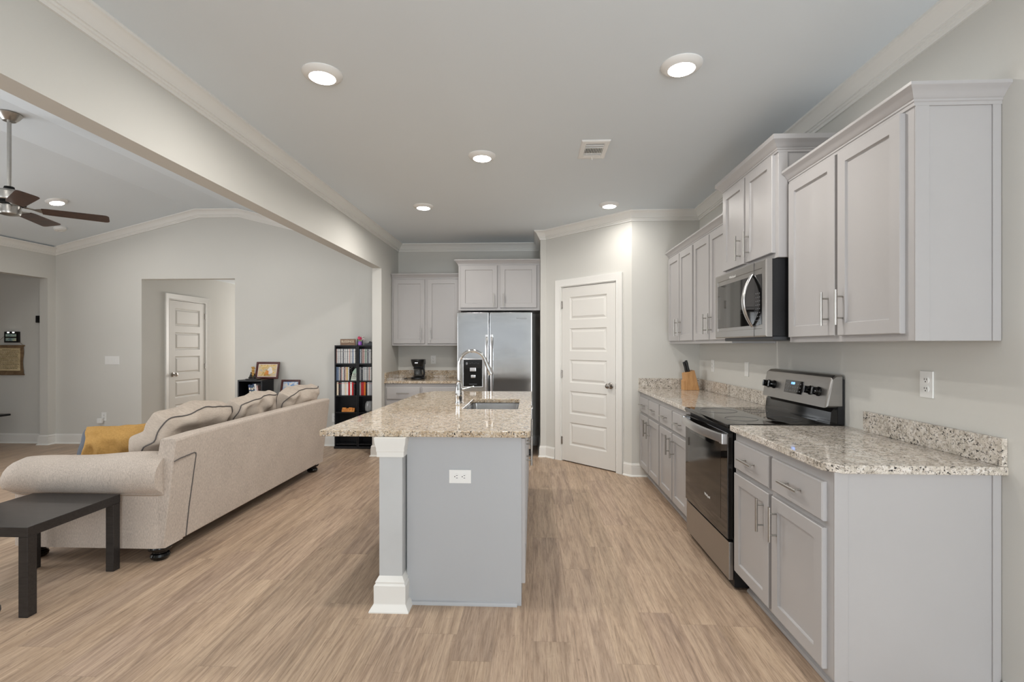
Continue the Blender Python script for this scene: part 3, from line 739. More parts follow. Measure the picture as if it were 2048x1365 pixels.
# ------------------------------------------------------------------ refrigerator
t = thing('refrigerator', 'stainless side-by-side refrigerator with black water dispenser', 'refrigerator', (-.925, 5.975, 0))
w = .915; h = 1.76
MB().box(.004, w - .004, .07, .70, .03, h - .012, .004, 1).build('cabinet_body', M['darkgrey'], t)
mb = MB()
for x in (.06, w - .06):
    for y in (.12, .64): mb.cyl((x, y, 0), (x, y, .035), .02, n=12)
mb.build('levelling_feet', M['black'], t)
MB().box(.01, w - .01, .03, .07, .02, .085, .004, 1).build('kick_grille', M['black'], t)
xs = .392
d1 = MB().box(0, xs - .006, 0, .07, .095, h, .010, 3).build('freezer_door', M['fridgesteel'], t)
d2 = MB().box(xs + .006, w, 0, .07, .095, h, .010, 3).build('fridge_door', M['fridgesteel'], t)
def fhandle(par, x):
    mb = MB(); rings = []
    for i in range(17):
        u = i / 16; z = .46 + (1.485 - .46) * u; s_ = min(1, 6 * min(u, 1 - u)); y = -.012 - .038 * math.sin(s_ * PI / 2)
        rings.append([(x - .016, y + .012, z), (x - .013, y - .004, z), (x, y - .010, z), (x + .013, y - .004, z), (x + .016, y + .012, z), (x, y + .014, z)])
    mb.loft(rings); mb.box(x - .014, x + .014, -.04, .002, 1.455, 1.485, .003); mb.box(x - .014, x + .014, -.04, .002, .46, .49, .003)
    mb.build('door_handle', M['steel'], par)
fhandle(d1, xs - .030); fhandle(d2, xs + .032)
dz0, dz1, dx0, dx1 = .855, 1.182, .078, .308
dp_ = MB().rects(dx0 - .012, dx1 + .012, dz0 - .012, dz1 + .012, [(0, .002), (.003, -.004), (.011, -.004), (.014, -.002)]).build('water_dispenser', M['steel'], d1)
b = MB(); b.rects(dx0, dx1, dz0, dz1, [(0, -.003), (.004, -.007), (.010, -.007)]); b.build('dispenser_face', M['blackgloss'], dp_)
b = MB(); b.rects(dx0 + .014, dx1 - .014, dz0 + .02, dz1 - .105, [(0, -.0074), (.006, -.0082), (.010, -.0078)]); b.build('dispenser_bay', M['slot'], dp_)
b = MB(); b.box(dx0 + .08, dx0 + .155, -.020, -.0075, dz1 - .145, dz1 - .098, .006); b.build('ice_chute', M['steel'], dp_); b = MB(); b.box(dx0 + .092, dx0 + .150, -.018, -.0075, dz1 - .225, dz1 - .185, .008); b.build('paddle', M['steel'], dp_)
b = MB(); b.box(dx0 + .07, dx0 + .165, -.020, -.0075, dz0 + .022, dz0 + .034, .003); b.build('drip_tray', M['darkgrey'], dp_)
b = MB(); b.lathe([(0, 0), (.012, 0), (.012, .003), (0, .003)], Mx=Matrix.Translation((dx0 + .042, -.007, dz1 - .047)) @ Matrix.Rotation(PI / 2, 4, 'X') @ Matrix.Scale(1.4, 4, (0, 1, 0)))
for k in range(5): b.box(dx0 + .08 + k * .024, dx0 + .085 + k * .024, -.0078, -.0068, dz1 - .05 + .008 * (k % 2), dz1 - .045 + .008 * (k % 2))
b.build('dispenser_buttons', M['rubber'], dp_)
text('maker_lettering', 'Whirlpool', .030, M['rubber'], d2, (w - .13, -.0008, 1.683))

# ------------------------------------------------------------------ faucet
t = thing('kitchen_faucet', 'chrome gooseneck pull-down faucet standing at the island sink', 'faucet', (-.560, 3.70, CT))
MB().lathe([(0, 0), (.028, 0), (.029, .006), (.027, .012), (.024, .02), (.027, .05), (.0285, .075), (.026, .105), (.019, .14), (.014, .158), (.0165, .166), (.0175, .172), (.013, .178), (0, .178)]).build('faucet_body', M['chrome'], t)
pts = [(0, 0, .17), (0, 0, .22), (0, 0, .29)]
for k in range(1, 15):
    a = PI - (PI * .90) * k / 14; pts.append((.104 + .104 * math.cos(a), 0, .29 + .108 * math.sin(a)))
sp = MB().tube(pts, .0125, 18).build('spout', M['chrome'], t)
e = Vector(pts[-1]); dv = (e - Vector(pts[-2])).normalized()
MB().tube([e - dv * .004, e + dv * .012, e + dv * .02, e + dv * .06, e + dv * .105, e + dv * .112], [.014, .0155, .0145, .018, .022, .019], 20).build('spray_head', M['chrome'], t)
MB().tube([(.022, 0, .105), (.045, 0, .112), (.085, 0, .122), (.112, 0, .130)], [.010, .007, .006, .005], 12).build('lever_handle', M['chrome'], t)

# ------------------------------------------------------------------ coffee maker, knife block
t = thing('coffee_maker', 'small black drip coffee maker on the back counter', 'coffee maker', (-1.50, 6.36, CT + .0008))
b = MB(); b.lathe([(0, 0), (.085, 0), (.088, .006), (.086, .022), (.076, .028), (0, .028)], (0, 0, 0), 32); b.box(-.075, .075, .02, .115, 0, .028, .008); b.build('base', M['black'], t)
MB().box(-.070, .070, .055, .115, .025, .20, .010).build('water_tank', M['black'], t)
b = MB(); b.lathe([(0, .165), (.060, .165), (.070, .18), (.084, .225), (.088, .250), (.088, .258), (0, .258)], (0, 0, 0), 32); b.box(-.080, .080, .03, .118, .19, .258, .010); b.build('brew_head', M['black'], t)
b = MB(); b.box(-.02, .02, -.084, -.076, .208, .222, .001); b.build('badge_plate', M['steel'], t)
cf = MB().lathe([(0, .030), (.055, .030), (.066, .045), (.070, .08), (.064, .12), (.054, .138), (.052, .138), (.061, .119), (.067, .08), (.063, .047), (.053, .034), (0, .034)], (0, -.004, 0), 32).build('carafe', M['glass'], t)
MB().lathe([(0, .136), (.055, .136), (.057, .144), (.04, .152), (0, .153)], (0, -.004, 0), 28).build('carafe_lid', M['black'], cf)
MB().tube([(.052, -.02, .135), (.092, -.035, .128), (.100, -.038, .085), (.085, -.032, .05), (.062, -.024, .055)], .0075, 10).build('carafe_handle', M['black'], cf)
pts = [(-.09, .07, .006), (-.12, .05, .006), (-.15, .01, .006), (-.17, -.03, .006), (-.155, -.05, .006), (-.13, -.03, .006), (-.14, 0.0, .012), (-.19, .01, .006), (-.20, -.02, .006)]
MB().tube(pts, .0035, 8).build('power_cord', M['black'], t)
t = thing('knife_block', 'blond wooden knife block with two black handles on the corner countertop', 'knife block', (1.545, 4.95, CT + .0008), 0)
MB().prism([(-.062, 0), (.085, 0), (.036, .195), (-.055, .165), (-.050, .098), (-.062, .092)], -.055, .055, 'y', bev=.003).build('block', M['knifeblock'], t, ang=.4)
for (xx, yy, ln) in ((-.005, -.018, .13), (-.02, .012, .115)):
    dx = Vector((-.243, 0, .97)); p0 = Vector((xx, yy, .165))
    MB().tube([p0, p0 + dx * .03, p0 + dx * .06, p0 + dx * .10, p0 + dx * ln], [.011, .013, .0115, .014, .0115], 10).build('knife_handle', M['black'], t)

# ------------------------------------------------------------------ ceiling fixtures
def downlight(x, y, z, label, tilt=0.0, power=5.0, grp='round ceiling lights in the kitchen'):
    t = thing('ceiling_light', label, 'ceiling light', (x, y, z), 0, grp); t.rotation_euler = (0, tilt, 0)
    MB().lathe([(0, 0), (.100, 0), (.100, -.004), (.094, -.012), (.080, -.020), (.070, -.024), (.065, -.0245), (.064, -.022), (0, -.022)], n=40).build('trim_ring', M['plastic'], t)
    MB().lathe([(0, -.0225), (.064, -.0225), (.060, -.0265), (.04, -.0295), (0, -.0305)], n=36).build('lens', M['lens'], t)
    l = bpy.data.lights.new('lamp', 'AREA'); l.shape = 'DISK'; l.size = .13; l.energy = power; l.color = (1, .95, .885); l.spread = math.radians(168)
    o = bpy.data.objects.new('lamp', l); COL.objects.link(o); o.parent = t; o.location = (0, 0, -.034)
    return t
for x, y, lb in ((-1.075, 2.473, 'round lit ceiling light nearest the camera, over the island\'s left edge'), (.735, 2.473, 'round lit ceiling light nearest the range wall, above the range aisle'),
                 (-.372, 3.59, 'round lit ceiling light in the centre of the kitchen, above the sink'), (-1.09, 4.86, 'small round lit ceiling light beside the far end of the header'),
                 (.75, 4.88, 'small round lit ceiling light in front of the pantry door')):
    downlight(x, y, ZC, lb, power={4.88: 2.5, 4.86: 8, 3.59: 8.2}.get(y, 4.4))
sl = -math.atan(.25)
downlight(-5.415, 5.377, VZ - .25 * (V0 + 5.415), 'round lit light on the sloped living room ceiling behind the fan', sl, 3.3, None)
for lx, ly in ((-5.415, 2.1), (-3.145, 5.377), (-3.145, 2.1)):      # unseen lights added to brighten the living room, on a guessed grid
    downlight(lx, ly, VZ - .25 * (1.135 - .295), 'added round ceiling light brightening the living room, out of sight from the kitchen', sl if lx < -4 else -sl, 3.0 if lx < -4 else 1.6, 'added living room ceiling lights hidden from view')
t = thing('smoke_detector', 'white smoke detector on the sloped ceiling behind the fan blade', 'smoke detector', (-5.999, 6.0, VZ - .25 * (V0 + 5.999)), 0); t.rotation_euler = (0, sl, 0)
MB().lathe([(0, 0), (.065, 0), (.066, -.012), (.060, -.030), (.045, -.036), (0, -.037)], n=32).build('housing', M['plastic'], t)
MB().lathe([(.045, -.0355), (.046, -.039), (.03, -.041), (.029, -.036)], n=28).build('sensor_ring', M['plastic'], t)
t = thing('ceiling_vent', 'white louvred air vent in the kitchen ceiling', 'ceiling vent', (.428, 3.505, ZC))
b = MB(); o, i = (.098, .158), (.062, .112)
rr = lambda a, z: [(-a[0], -a[1], z), (a[0], -a[1], z), (a[0], a[1], z), (-a[0], a[1], z)]
b.loft([rr(o, 0), rr(o, -.004), rr((o[0] - .006, o[1] - .006), -.010), rr((i[0] + .004, i[1] + .004), -.012), rr(i, -.009), rr(i, 0)], True, False, False); b.build('vent_frame', M['plastic'], t)
MB().box(-i[0], i[0], -i[1], i[1], -.002, -.0005).build('duct_opening', M['slot'], t)
b = MB()
for k in range(11):
    x = -.056 + k * .0112
    b.box(x - .0022, x + .0022, -.04, .06, -.010, -.003)
b.box(-.062, .062, -.048, -.040, -.011, -.003); b.box(-.062, .062, .06, .066, -.011, -.003)
b.box(-.062, .062, -.09, -.085, -.011, -.003); b.box(-.062, .062, -.075, -.070, -.011, -.003); b.box(-.062, .062, .085, .112, -.011, -.002)
b.build('louvers', M['plastic'], t)
MB().tube([(0, .118, -.012), (.006, .128, -.030)], .003, 8).build('damper_lever', M['plastic'], t)

# ------------------------------------------------------------------ ceiling fan
FX, FYY = -4.175, 3.755
t = thing('ceiling_fan', 'brushed nickel ceiling fan with dark wooden blades over the sofa', 'ceiling fan', (FX, FYY, VZ))
MB().lathe([(0, 0), (.078, 0), (.080, -.008), (.074, -.018), (.060, -.040), (.045, -.056), (.040, -.062), (0, -.062)], n=36).build('canopy', M['nickel'], t)
MB().cyl((0, 0, -.055), (0, 0, -.60), .0135, n=16).build('downrod', M['nickel'], t)
MB().lathe([(0, -.585), (.030, -.585), (.034, -.60), (.030, -.615), (0, -.615)], n=24).build('rod_coupling', M['slot'], t)
MB().lathe([(0, -.610), (.06, -.612), (.105, -.625), (.118, -.640), (.120, -.690), (.112, -.705), (0, -.705)], n=40).build('motor_housing', M['nickel'], t)
b = MB(); b.lathe([(0, -.704), (.098, -.704), (.10, -.728), (0, -.73)], n=40); b.build('flywheel', M['slot'], t)
MB().lathe([(0, -.728), (.066, -.728), (.070, -.735), (.072, -.79), (.066, -.806), (.03, -.815), (0, -.816)], n=36).build('switch_housing', M['nickel'], t)
def blade(ang):
    Mx = Matrix.Rotation(ang, 4, 'Z') @ Matrix.Translation((0, 0, -.752)) @ Matrix.Rotation(math.radians(-12), 4, 'X')
    out = []
    for k in range(9): a = PI / 2 * k / 8; out.append((.590 + .03 * math.sin(a) , .068 - .03 + .03 * math.cos(a)))
    top = [(.19, .050), (.23, .058)] + out
    poly = top + [(x, -y) for x, y in reversed(top)]
    b = MB(); b.prism(poly, -.003, .003, 'z', bev=.001)
    for v in b.bm.verts: v.co = Mx @ v.co
    bl = b.build('fan_blade', M['blade'], t, ang=.5)
    ir = MB(); rings = []
    for x, hw_, z in ((.085, .012, .018), (.12, .010, .016), (.15, .012, .008), (.175, .030, .006), (.20, .046, .006), (.235, .048, .006), (.25, .02, .006)):
        rings.append([(x, -hw_, z), (x, hw_, z), (x, hw_, z - .006), (x, -hw_, z - .006)])
    ir.loft(rings)
    for v in ir.bm.verts: v.co = Mx @ v.co
    ir.build('blade_iron', M['nickel'], bl)
for k in range(5): blade(math.radians(39 + 72 * k))
b = MB(); b.cyl((-.06, -.03, -.80), (-.06, -.03, -1.13), .0013, n=6)
pc = b.build('pull_chain', M['nickel'], t)
MB().lathe([(0, -1.175), (.007, -1.172), (.0085, -1.155), (.006, -1.135), (.002, -1.128), (0, -1.127)], (-.06, -.03, 0), 14).build('chain_knob', M['plastic'], pc)

# ------------------------------------------------------------------ sofa
SX, SYN, SYF = -2.275, 2.945, 5.27
t = thing('sofa', 'beige three-seat sofa with rolled arms, its back toward the island', 'sofa', (SX, SYN, 0)); SL = SYF - SYN
def soften(o, lv=1):
    m = o.modifiers.new('sub', 'SUBSURF'); m.levels = lv; m.render_levels = lv
bk = [(0, .10), (.078, .772), (.072, .786), (.058, .790), (-.005, .788), (-.022, .776), (-.085, .50), (-.20, .42), (-.20, .10)]
b = MB(); n = 12; rings = []
for i in range(n + 1):
    y = .006 + (SL - .012) * i / n; e = .010 if i in (0, n) else 0
    cxm, czm = -.03, .45
    rings.append([(x + (e if x < cxm else -e) , y + (.0), z - (e if z > .7 else 0)) for x, z in bk])
b.loft(rings); bko = b.build('sofa_back', M['sofa'], t, ang=.45)
bv = bko.modifiers.new('bev', 'BEVEL'); bv.width = .010; bv.segments = 3; bv.limit_method = 'ANGLE'; bv.angle_limit = .5
def arm(y0, s, name):
    b = MB(); pr = [(0, .095), (0, .42), (-.028, .437)]
    cy, cz, r = .040, .555, .130
    for k in range(13):
        a = math.radians(-118 - (242 - 20) * k / 12); pr.append((cy + r * math.cos(a) * 1.0, cz + r * math.sin(a)))
    pr += [(.185, .50), (.185, .095)]
    rings = []; N = 16
    for i in range(N + 1):
        u = i / N; x = -.975 * u - .004
        ins = .016 if i in (0, N) else 0.0
        sag = -.045 * u ** 1.5 + .006 * math.sin(u * 9)
        rings.append([(x, y0 + s * (y + (ins if y < .1 else -ins)), z - (ins if z > .5 else 0) + (sag * max(0, (z - .42) / .265) if z > .42 else 0)) for y, z in pr])
    b.loft(rings); o = b.build(name, M['sofa'], t, ang=.5); return o
arm(0, 1, 'sofa_arm'); arm(SL, -1, 'sofa_arm')
MB().box(-.955, -.02, .06, SL - .06, .10, .30, .015).build('sofa_base', M['sofa'], t)
for k in range(3):
    a = .19 + (SL - .38) * k / 3; MB().box(-.95, -.16, a, a + (SL - .38) / 3 - .004, .30, .415, .03, 4).build('seat_cushion', M['cushion'], t)
# back seam between arm panel and back
bx = lambda z: (z - .1) / .672 * .078 + .001
b = MB(); b.tube([(bx(z), y, z) for y, z in ((.19, .105), (.188, .30), (.196, .52), (.200, .63), (.196, .648), (.18, .654), (.05, .645), (.004, .636))], .0035, 8); b.build('seam_piping', M['piping'], t)
for x, y in ((-.09, .085), (-.09, SL - .085), (-.90, .085), (-.90, SL - .085)):
    MB().lathe([(0, 0), (.040, 0), (.052, .010), (.056, .024), (.050, .038), (.040, .044), (.040, .050), (.062, .062), (.068, .078), (.062, .094), (.045, .105), (0, .105)], (x, y, 0), 24).build('bun_foot', M['blackgloss'], t)
def pillow(name, label, mat, w, h, th, loc, rot, seed, pipe=None, group=None, round_=.10, pinch=.03, wr=.012, cat='cushion', edge=0.0, peak=0.0, slump=0.0):
    b = MB(); n = 22; rng = random.Random(seed); off = Vector((seed * 3.1, seed * 1.7, 0))
    def P(u, v, s):
        ex = 1 - pinch * (1 - v * v) ; ey = 1 - pinch * (1 - u * u)
        ru = u * math.sqrt(max(0, 1 - round_ * v * v)); rv = v * math.sqrt(max(0, 1 - round_ * u * u))
        x = w / 2 * ru * ex; y = h / 2 * rv * ey
        k = max(0, (1 - u ** 4)) ** .55 * max(0, (1 - v ** 4)) ** .55
        z = edge / 2 + (th - edge) / 2 * k
        z += wr * k ** .3 * noise.noise(Vector((u * 2.2, v * 2.2, s)) + off) if k > 0 else 0
        z += wr * .5 * k ** .5 * noise.noise(Vector((u * 6 + v * 2, v * 5, s * 3)) + off) if k > 0 else 0
        ed = noise.noise(Vector((u * 3, v * 3, 9)) + off) * .010
        pk = peak * max(0, u * v) ** 6 if u > 0 else 0
        return Vector((x + ed * u, y + ed * 1.4 * v + pk, s * z + (edge * .5 * noise.noise(Vector((u * 2, v * 2, 4)) + off)) + slump * (max(0, -u) ** 2) * (1 - v) * .5))
    lin = [-math.cos(PI * i / n) * .35 + (-1 + 2 * i / n) * .65 for i in range(n + 1)]
    G = {}
    for s in (1, -1):
        g = G[s] = [[b.bm.verts.new(P(u, v, s)) for u in lin] for v in lin]
        for j in range(n):
            for i in range(n): b.bm.faces.new((g[j][i], g[j][i + 1], g[j + 1][i + 1], g[j + 1][i]))
    if edge:
        loop = [(0, i) for i in range(n)] + [(j, n) for j in range(n)] + [(n, i) for i in range(n, 0, -1)] + [(j, 0) for j in range(n, 0, -1)]
        for q, (j, i) in enumerate(loop):
            j2, i2 = loop[(q + 1) % len(loop)]
            b.bm.faces.new((G[1][j][i], G[1][j2][i2], G[-1][j2][i2], G[-1][j][i]))
    else: bmesh.ops.remove_doubles(b.bm, verts=b.bm.verts[:], dist=.0004)
    o = b.build(name, mat, loc=loc, rot=rot, ang=1.1 if edge else 1.4); tag(o, label, cat, group); soften(o)
    if pipe:
        for s in (1,):
            e = [P(u, -1, s) for u in lin] + [P(1, v, s) for v in lin[1:]] + [P(u, 1, s) for u in reversed(lin[:-1])] + [P(-1, v, s) for v in reversed(lin[1:-1])]
            MB().tube(e, .0042, 8, True).build('piping', pipe, o)
    return o
# local x -> along the sofa (world y), local y -> up (leaning), local z -> thickness
def back_cushion(yc, w, h, label, seed, xo, zc, lean, roll, round_, peak):
    """(xo, zc): middle of the back face's top edge; the cushion leans back toward the sofa back"""
    Mx = Matrix.Rotation(PI / 2, 4, 'Z') @ Matrix.Rotation(PI / 2 + lean, 4, 'X') @ Matrix.Rotation(roll, 4, 'Z')
    top = Mx @ Vector((0, h / 2, .05)); c = Vector((xo, yc, zc)) - top
    return pillow('back_cushion', label, M['cushion'], w, h, .20, c, Mx.to_euler(), seed, M['piping'], 'loose back cushions on the sofa', round_, .0, .024, edge=.10, peak=peak)
back_cushion(3.495, .785, .47, 'large beige back cushion nearest the camera, slumped over the sofa arm', 3, -2.40, .890, .52, math.radians(2), .30, .0)
back_cushion(4.20, .625, .48, 'middle beige back cushion of the sofa', 5, -2.375, .905, .40, math.radians(3), .16, .02)
back_cushion(4.855, .66, .47, 'far beige back cushion with a peaked corner, at the bookcase end', 9, -2.295, .905, .42, math.radians(3), .14, .02)
Mx = Matrix.Rotation(math.radians(6), 4, 'Z') @ Matrix.Rotation(math.radians(80), 4, 'X') @ Matrix.Rotation(math.radians(3), 4, 'Z')
pillow('throw_pillow', 'mustard yellow throw pillow at the camera end of the sofa', M['yellow'], .45, .46, .16, (-2.925, 3.34, .575), Mx.to_euler(), 12, None, 'throw pillows on the sofa', .03, .05, .05, 'pillow')
Mx = Matrix.Rotation(math.radians(10), 4, 'Z') @ Matrix.Rotation(math.radians(66), 4, 'X')
pillow('throw_pillow', 'blue-grey plush throw pillow peeking out behind the yellow one', M['bluegrey'], .44, .40, .15, (-3.175, 3.56, .545), Mx.to_euler(), 15, None, 'throw pillows on the sofa', .05, .04, .02, 'pillow')

# ------------------------------------------------------------------ side table
t = thing('side_table', 'square black-brown side table beside the near sofa arm', 'side table', (-3.052, 2.335, 0))
w = .55
MB().box(0, w, 0, w, .40, .45, .0015, 1).build('table_top', M['tablewood'], t)
for x in (0, w - .05):
    for y in (0, w - .05): MB().box(x + .001, x + .049, y + .001, y + .049, 0, .40, .0015, 1).build('leg', M['tablewood'], t)

# ------------------------------------------------------------------ bookcases with cases
TW, TD, TZ = .307, .155, 1.357
SHZ = [1.118, .892, .697, .477, .262, .062]
TY = LF - .017 - TD
def tower(x, label):
    t = thing('media_tower', label, 'bookcase', (x, TY, 0), 0, 'black media towers against the far wall')
    for a in (0, TW - .015): MB().box(a, a + .015, 0, TD, .03, TZ - .016, .001, 1).build('side_panel', M['towerwood'], t)
    MB().box(0, TW, 0, TD, TZ - .016, TZ, .001, 1).build('top_panel', M['towerwood'], t)
    MB().box(.015, TW - .015, TD - .006, TD, .03, TZ - .016).build('back_panel', M['towerwood'], t)
    MB().box(0, TW, -.02, TD, 0, .03, .002, 1).build('base', M['towerwood'], t)
    for z in SHZ: MB().box(.015, TW - .015, .004, TD - .006, z - .014, z, .001, 1).build('shelf', M['towerwood'], t)
    return t
T1X, T2X = -2.607, -2.297
tower(T1X, 'left black media tower, holding the pale green pyramid-topped sign'); tower(T2X, 'right black media tower, half hidden behind the wall end')
ORD = ['first', 'second', 'third', 'fourth', 'fifth', 'sixth', 'seventh', 'eighth', 'ninth', 'tenth', 'eleventh', 'twelfth', 'thirteenth', 'fourteenth', 'fifteenth', 'sixteenth', 'seventeenth', 'eighteenth', 'nineteenth', 'twentieth']
W, LG, G, DG_, BK, BL, PK, YL, RD, OR, GN, CR = (226, 226, 224), (188, 190, 194), (146, 148, 152), (84, 86, 92), (30, 30, 34), (110, 128, 156), (204, 172, 166), (214, 176, 96), (186, 36, 38), (222, 128, 36), (120, 150, 132), (222, 208, 186)
NM = {W: 'white', LG: 'light grey', G: 'grey', DG_: 'dark grey', BK: 'black', BL: 'blue-grey', PK: 'pale pink', YL: 'yellow', RD: 'red', OR: 'orange', GN: 'green', CR: 'cream'}
def cases(x0, shelf, cols, tower_name, shelf_name, kind, th, h, dpt_, lean0=0, vary=True):
    x = x0; z = SHZ[shelf - 1] if shelf > 0 else 0
    for i, c in enumerate(cols):
        w_ = th * (R.uniform(.82, 1.18) if vary else 1); hh = h * R.uniform(.985, 1.0)
        if c is None: x += w_; continue
        b = MB(); b.box(0, w_ - (.0030 if kind == 'disc_case' else .0016), 0, dpt_, 0, hh, .001, 1)
        o = b.build(kind, spine(c, 1 if kind == 'disc_case' else 2), loc=(x, TY + .014 + R.uniform(0, .006), z + .001)); 
        o.rotation_euler = (0, 0, 0)
        if lean0 and i < lean0[0]:
            a = lean0[1]; o.rotation_euler = (0, -a, 0); o.location.z += 0.0002; o.location.x += hh * math.sin(a) if a > 0 else 0
            if a > 0: pass
        tag(o, f'{NM[c]} {kind.replace("_", " ")}, {ORD[i]} from the left on the {shelf_name} shelf, {tower_name} media tower', 'disc case' if kind == 'disc_case' else 'video case', f'{kind.replace("_", " ")}s on the {shelf_name} shelf of the {tower_name} tower')
        x += w_
    return x
# top shelf is SHZ[0]
cases(T1X + .018, 1, [PK, W, LG, W, G, W, LG, DG_, W, LG, W, G, W, PK, LG, W, BL, W, W], 'left', 'top', 'disc_case', .0139, .192, .122)
cases(T1X + .017, 2, [BL, BL, LG, DG_, PK, W, DG_, PK, CR, YL, W, BK], 'left', 'second', 'disc_case', .0155, .178, .122)
cases(T1X + .022, 3, [CR, BK, DG_, W, W, CR, W, RD, W, RD, BK], 'left', 'third', 'video_case', .0228, .176, .115)
cases(T2X + .018, 1, [BL, W, DG_, PK, PK, W, GN, W, DG_, LG, W], 'right', 'top', 'disc_case', .0142, .190, .122)
cases(T2X + .018, 2, [LG, DG_, DG_, W, LG, W, G, W, PK, W], 'right', 'second', 'disc_case', .0150, .178, .122)
cases(T2X + .018, 3, [LG, RD, RD, OR, BK, W, LG, G], 'right', 'third', 'video_case', .0205, .175, .115)
# plaque with pointed top
t = thing('pointed_plaque', 'pale green pointed plaque with lettering on the left tower second shelf', 'plaque', (T1X + .222, TY + .03, SHZ[1] + .0005))
t.rotation_euler = (0, 0, 0)
M['sage'] = paint('sage_green_board', srgb(168, 190, 174), .6)
M['sagelow'] = paint('pale_sage_band', srgb(206, 214, 202), .6)
MB().prism([(-.018, 0), (.064, 0), (.066, .09), (.060, .155), (.050, .166), (.012, .118), (-.004, .06)], 0, .014, 'y').build('board', M['sage'], t, smooth=False)
MB().prism([(-.014, .004), (.061, .004), (.063, .092), (.004, .092), (-.004, .05)], -.0012, .0, 'y').build('pale_band', M['sagelow'], t, smooth=False)
text('lettering', 'LORD', .026, M['ink'], t, (.030, -.002, .068), sx=.95)
b = MB()
for z, a, c in ((.086, .012, .05), (.048, .002, .058), (.030, .0, .05)): b.box(a, c, -.002, -.0011, z - .003, z + .003)
b.build('small_lettering_lines', M['ink'], t)
# wooden HOPE sign
t = thing('letter_sign', 'orange wooden block sign reading HOPE in the left tower', 'sign', (T1X + .085, TY + .05, SHZ[3] + .0005))
b = MB(); b.prism([(-.01, 0), (.158, 0), (.166, .048), (.126, .049), (.124, .054), (.086, .054), (.084, .043), (.044, .043), (.042, .053), (.0, .053)], 0, .03, 'y'); b.build('block', M['orangewood'], t, smooth=False)
for ch, xx in (('H', .018), ('O', .058), ('P', .100), ('E', .140)): text('carved_letter', ch, .040, M['burn'], t, (xx, -.0008, .024))
# glass jar
t = thing('glass_jar', 'round clear glass jar with greenery, on the right tower lower shelf', 'jar', (T2X + .14, TY + .072, SHZ[3] + .0005))
MB().lathe([(0, 0), (.045, 0), (.062, .02), (.066, .06), (.060, .11), (.045, .14), (.040, .142), (.043, .138), (.057, .108), (.062, .06), (.058, .022), (.043, .005), (0, .005)], n=28).build('jar_body', M['frosted'], t)
b = MB()
for k in range(26):
    a, r, z = R.uniform(0, 2 * PI), R.uniform(0, .03), R.uniform(.012, .075); p = Vector((r * math.cos(a), r * math.sin(a), z)); d = Vector((R.uniform(-1, 1), R.uniform(-1, 1), R.uniform(.2, 1.4))).normalized() * .026
    b.tube([p, p + d * .5, p + d], [.001, .006, .001], 5)
M['leaf'] = paint('grey_green_leaf', srgb(104, 124, 92), .6, .15, 30)
b.build('greenery', M['leaf'], t)
# things on top of the towers
t = thing('word_sign', 'brown wooden sign reading BLESSINGS on top of the left tower', 'sign', (T1X + .055, TY + .055, TZ + .0005))
MB().box(0, .200, 0, .022, 0, .082, .002).build('board', M['signwood'], t)
text('lettering', 'BLESSINGS', .042, M['cream'], t, (.100, -.0008, .049), sx=.86)
t = thing('flower_vase', 'small vase of pink and purple flowers on top of the towers', 'vase', (T1X + .320, TY + .06, TZ + .0005))
M['violet'] = paint('violet_vase', srgb(168, 104, 206), .2); M['pinkf'] = paint('pink_petals', srgb(224, 84, 120), .7, .1, 40); M['whitef'] = paint('white_petals', srgb(232, 226, 222), .7, .05, 40); M['dryf'] = paint('dry_stems', srgb(186, 176, 120), .8)
MB().lathe([(0, 0), (.022, 0), (.026, .02), (.022, .045), (.018, .052), (0, .052)], n=20).build('vase_body', M['violet'], t)
def flower(c, r, mat, n, seed):
    b = MB(); rr_ = random.Random(seed)
    for k in range(n):
        a, e = rr_.uniform(0, 2 * PI), rr_.uniform(-.3, 1.2); d = Vector((math.cos(a) * math.cos(e), math.sin(a) * math.cos(e), math.sin(e)))
        p = Vector(c); b.tube([p, p + d * r * .5, p + d * r], [.002, r * .34, .001], 6)
    return b.build('blossom', mat, t)
flower((.0, -.01, .085), .032, M['pinkf'], 22, 1); flower((.045, .0, .075), .026, M['whitef'], 16, 2); flower((.035, .01, .105), .022, M['whitef'], 12, 3); flower((-.02, .01, .105), .018, M['pinkf'], 10, 4)
b = MB()
for k in range(9):
    a = -1.2 + 2.4 * k / 8; b.tube([(0, .012, .05), (.035 * a, .014, .09), (.066 * a, .016, .115 + .02 * math.cos(a * 2))], [.0012, .0012, .0006], 5)
b.build('dry_stems', M['dryf'], t)
t = thing('photo_frame', 'small dark-edged photo frame behind the flowers on the towers', 'picture frame', (T1X + .258, TY + .125, TZ + .0005)); t.rotation_euler = (math.radians(-8), 0, 0)
MB().rects(0, .075, 0, .085, [(0, 0), (0, -.010), (.006, -.010), (.007, -.006)], back=0).build('frame', M['black'], t, smooth=False)
MB().box(.007, .068, -.0075, -.006, .007, .078).build('print', M['pic3'], t)
t = thing('keepsake_box', 'dark grey flat box with a peaked black ornament, top of right tower', 'box', (T2X + .075, TY + .035, TZ + .0005))
MB().box(0, .15, 0, .10, 0, .024, .003).build('box', M['darkgrey'], t)
MB().prism([(.03, .024), (.12, .024), (.10, .036), (.078, .046), (.062, .054), (.05, .036)], .03, .07, 'y').build('ornament', M['black'], t, smooth=False)

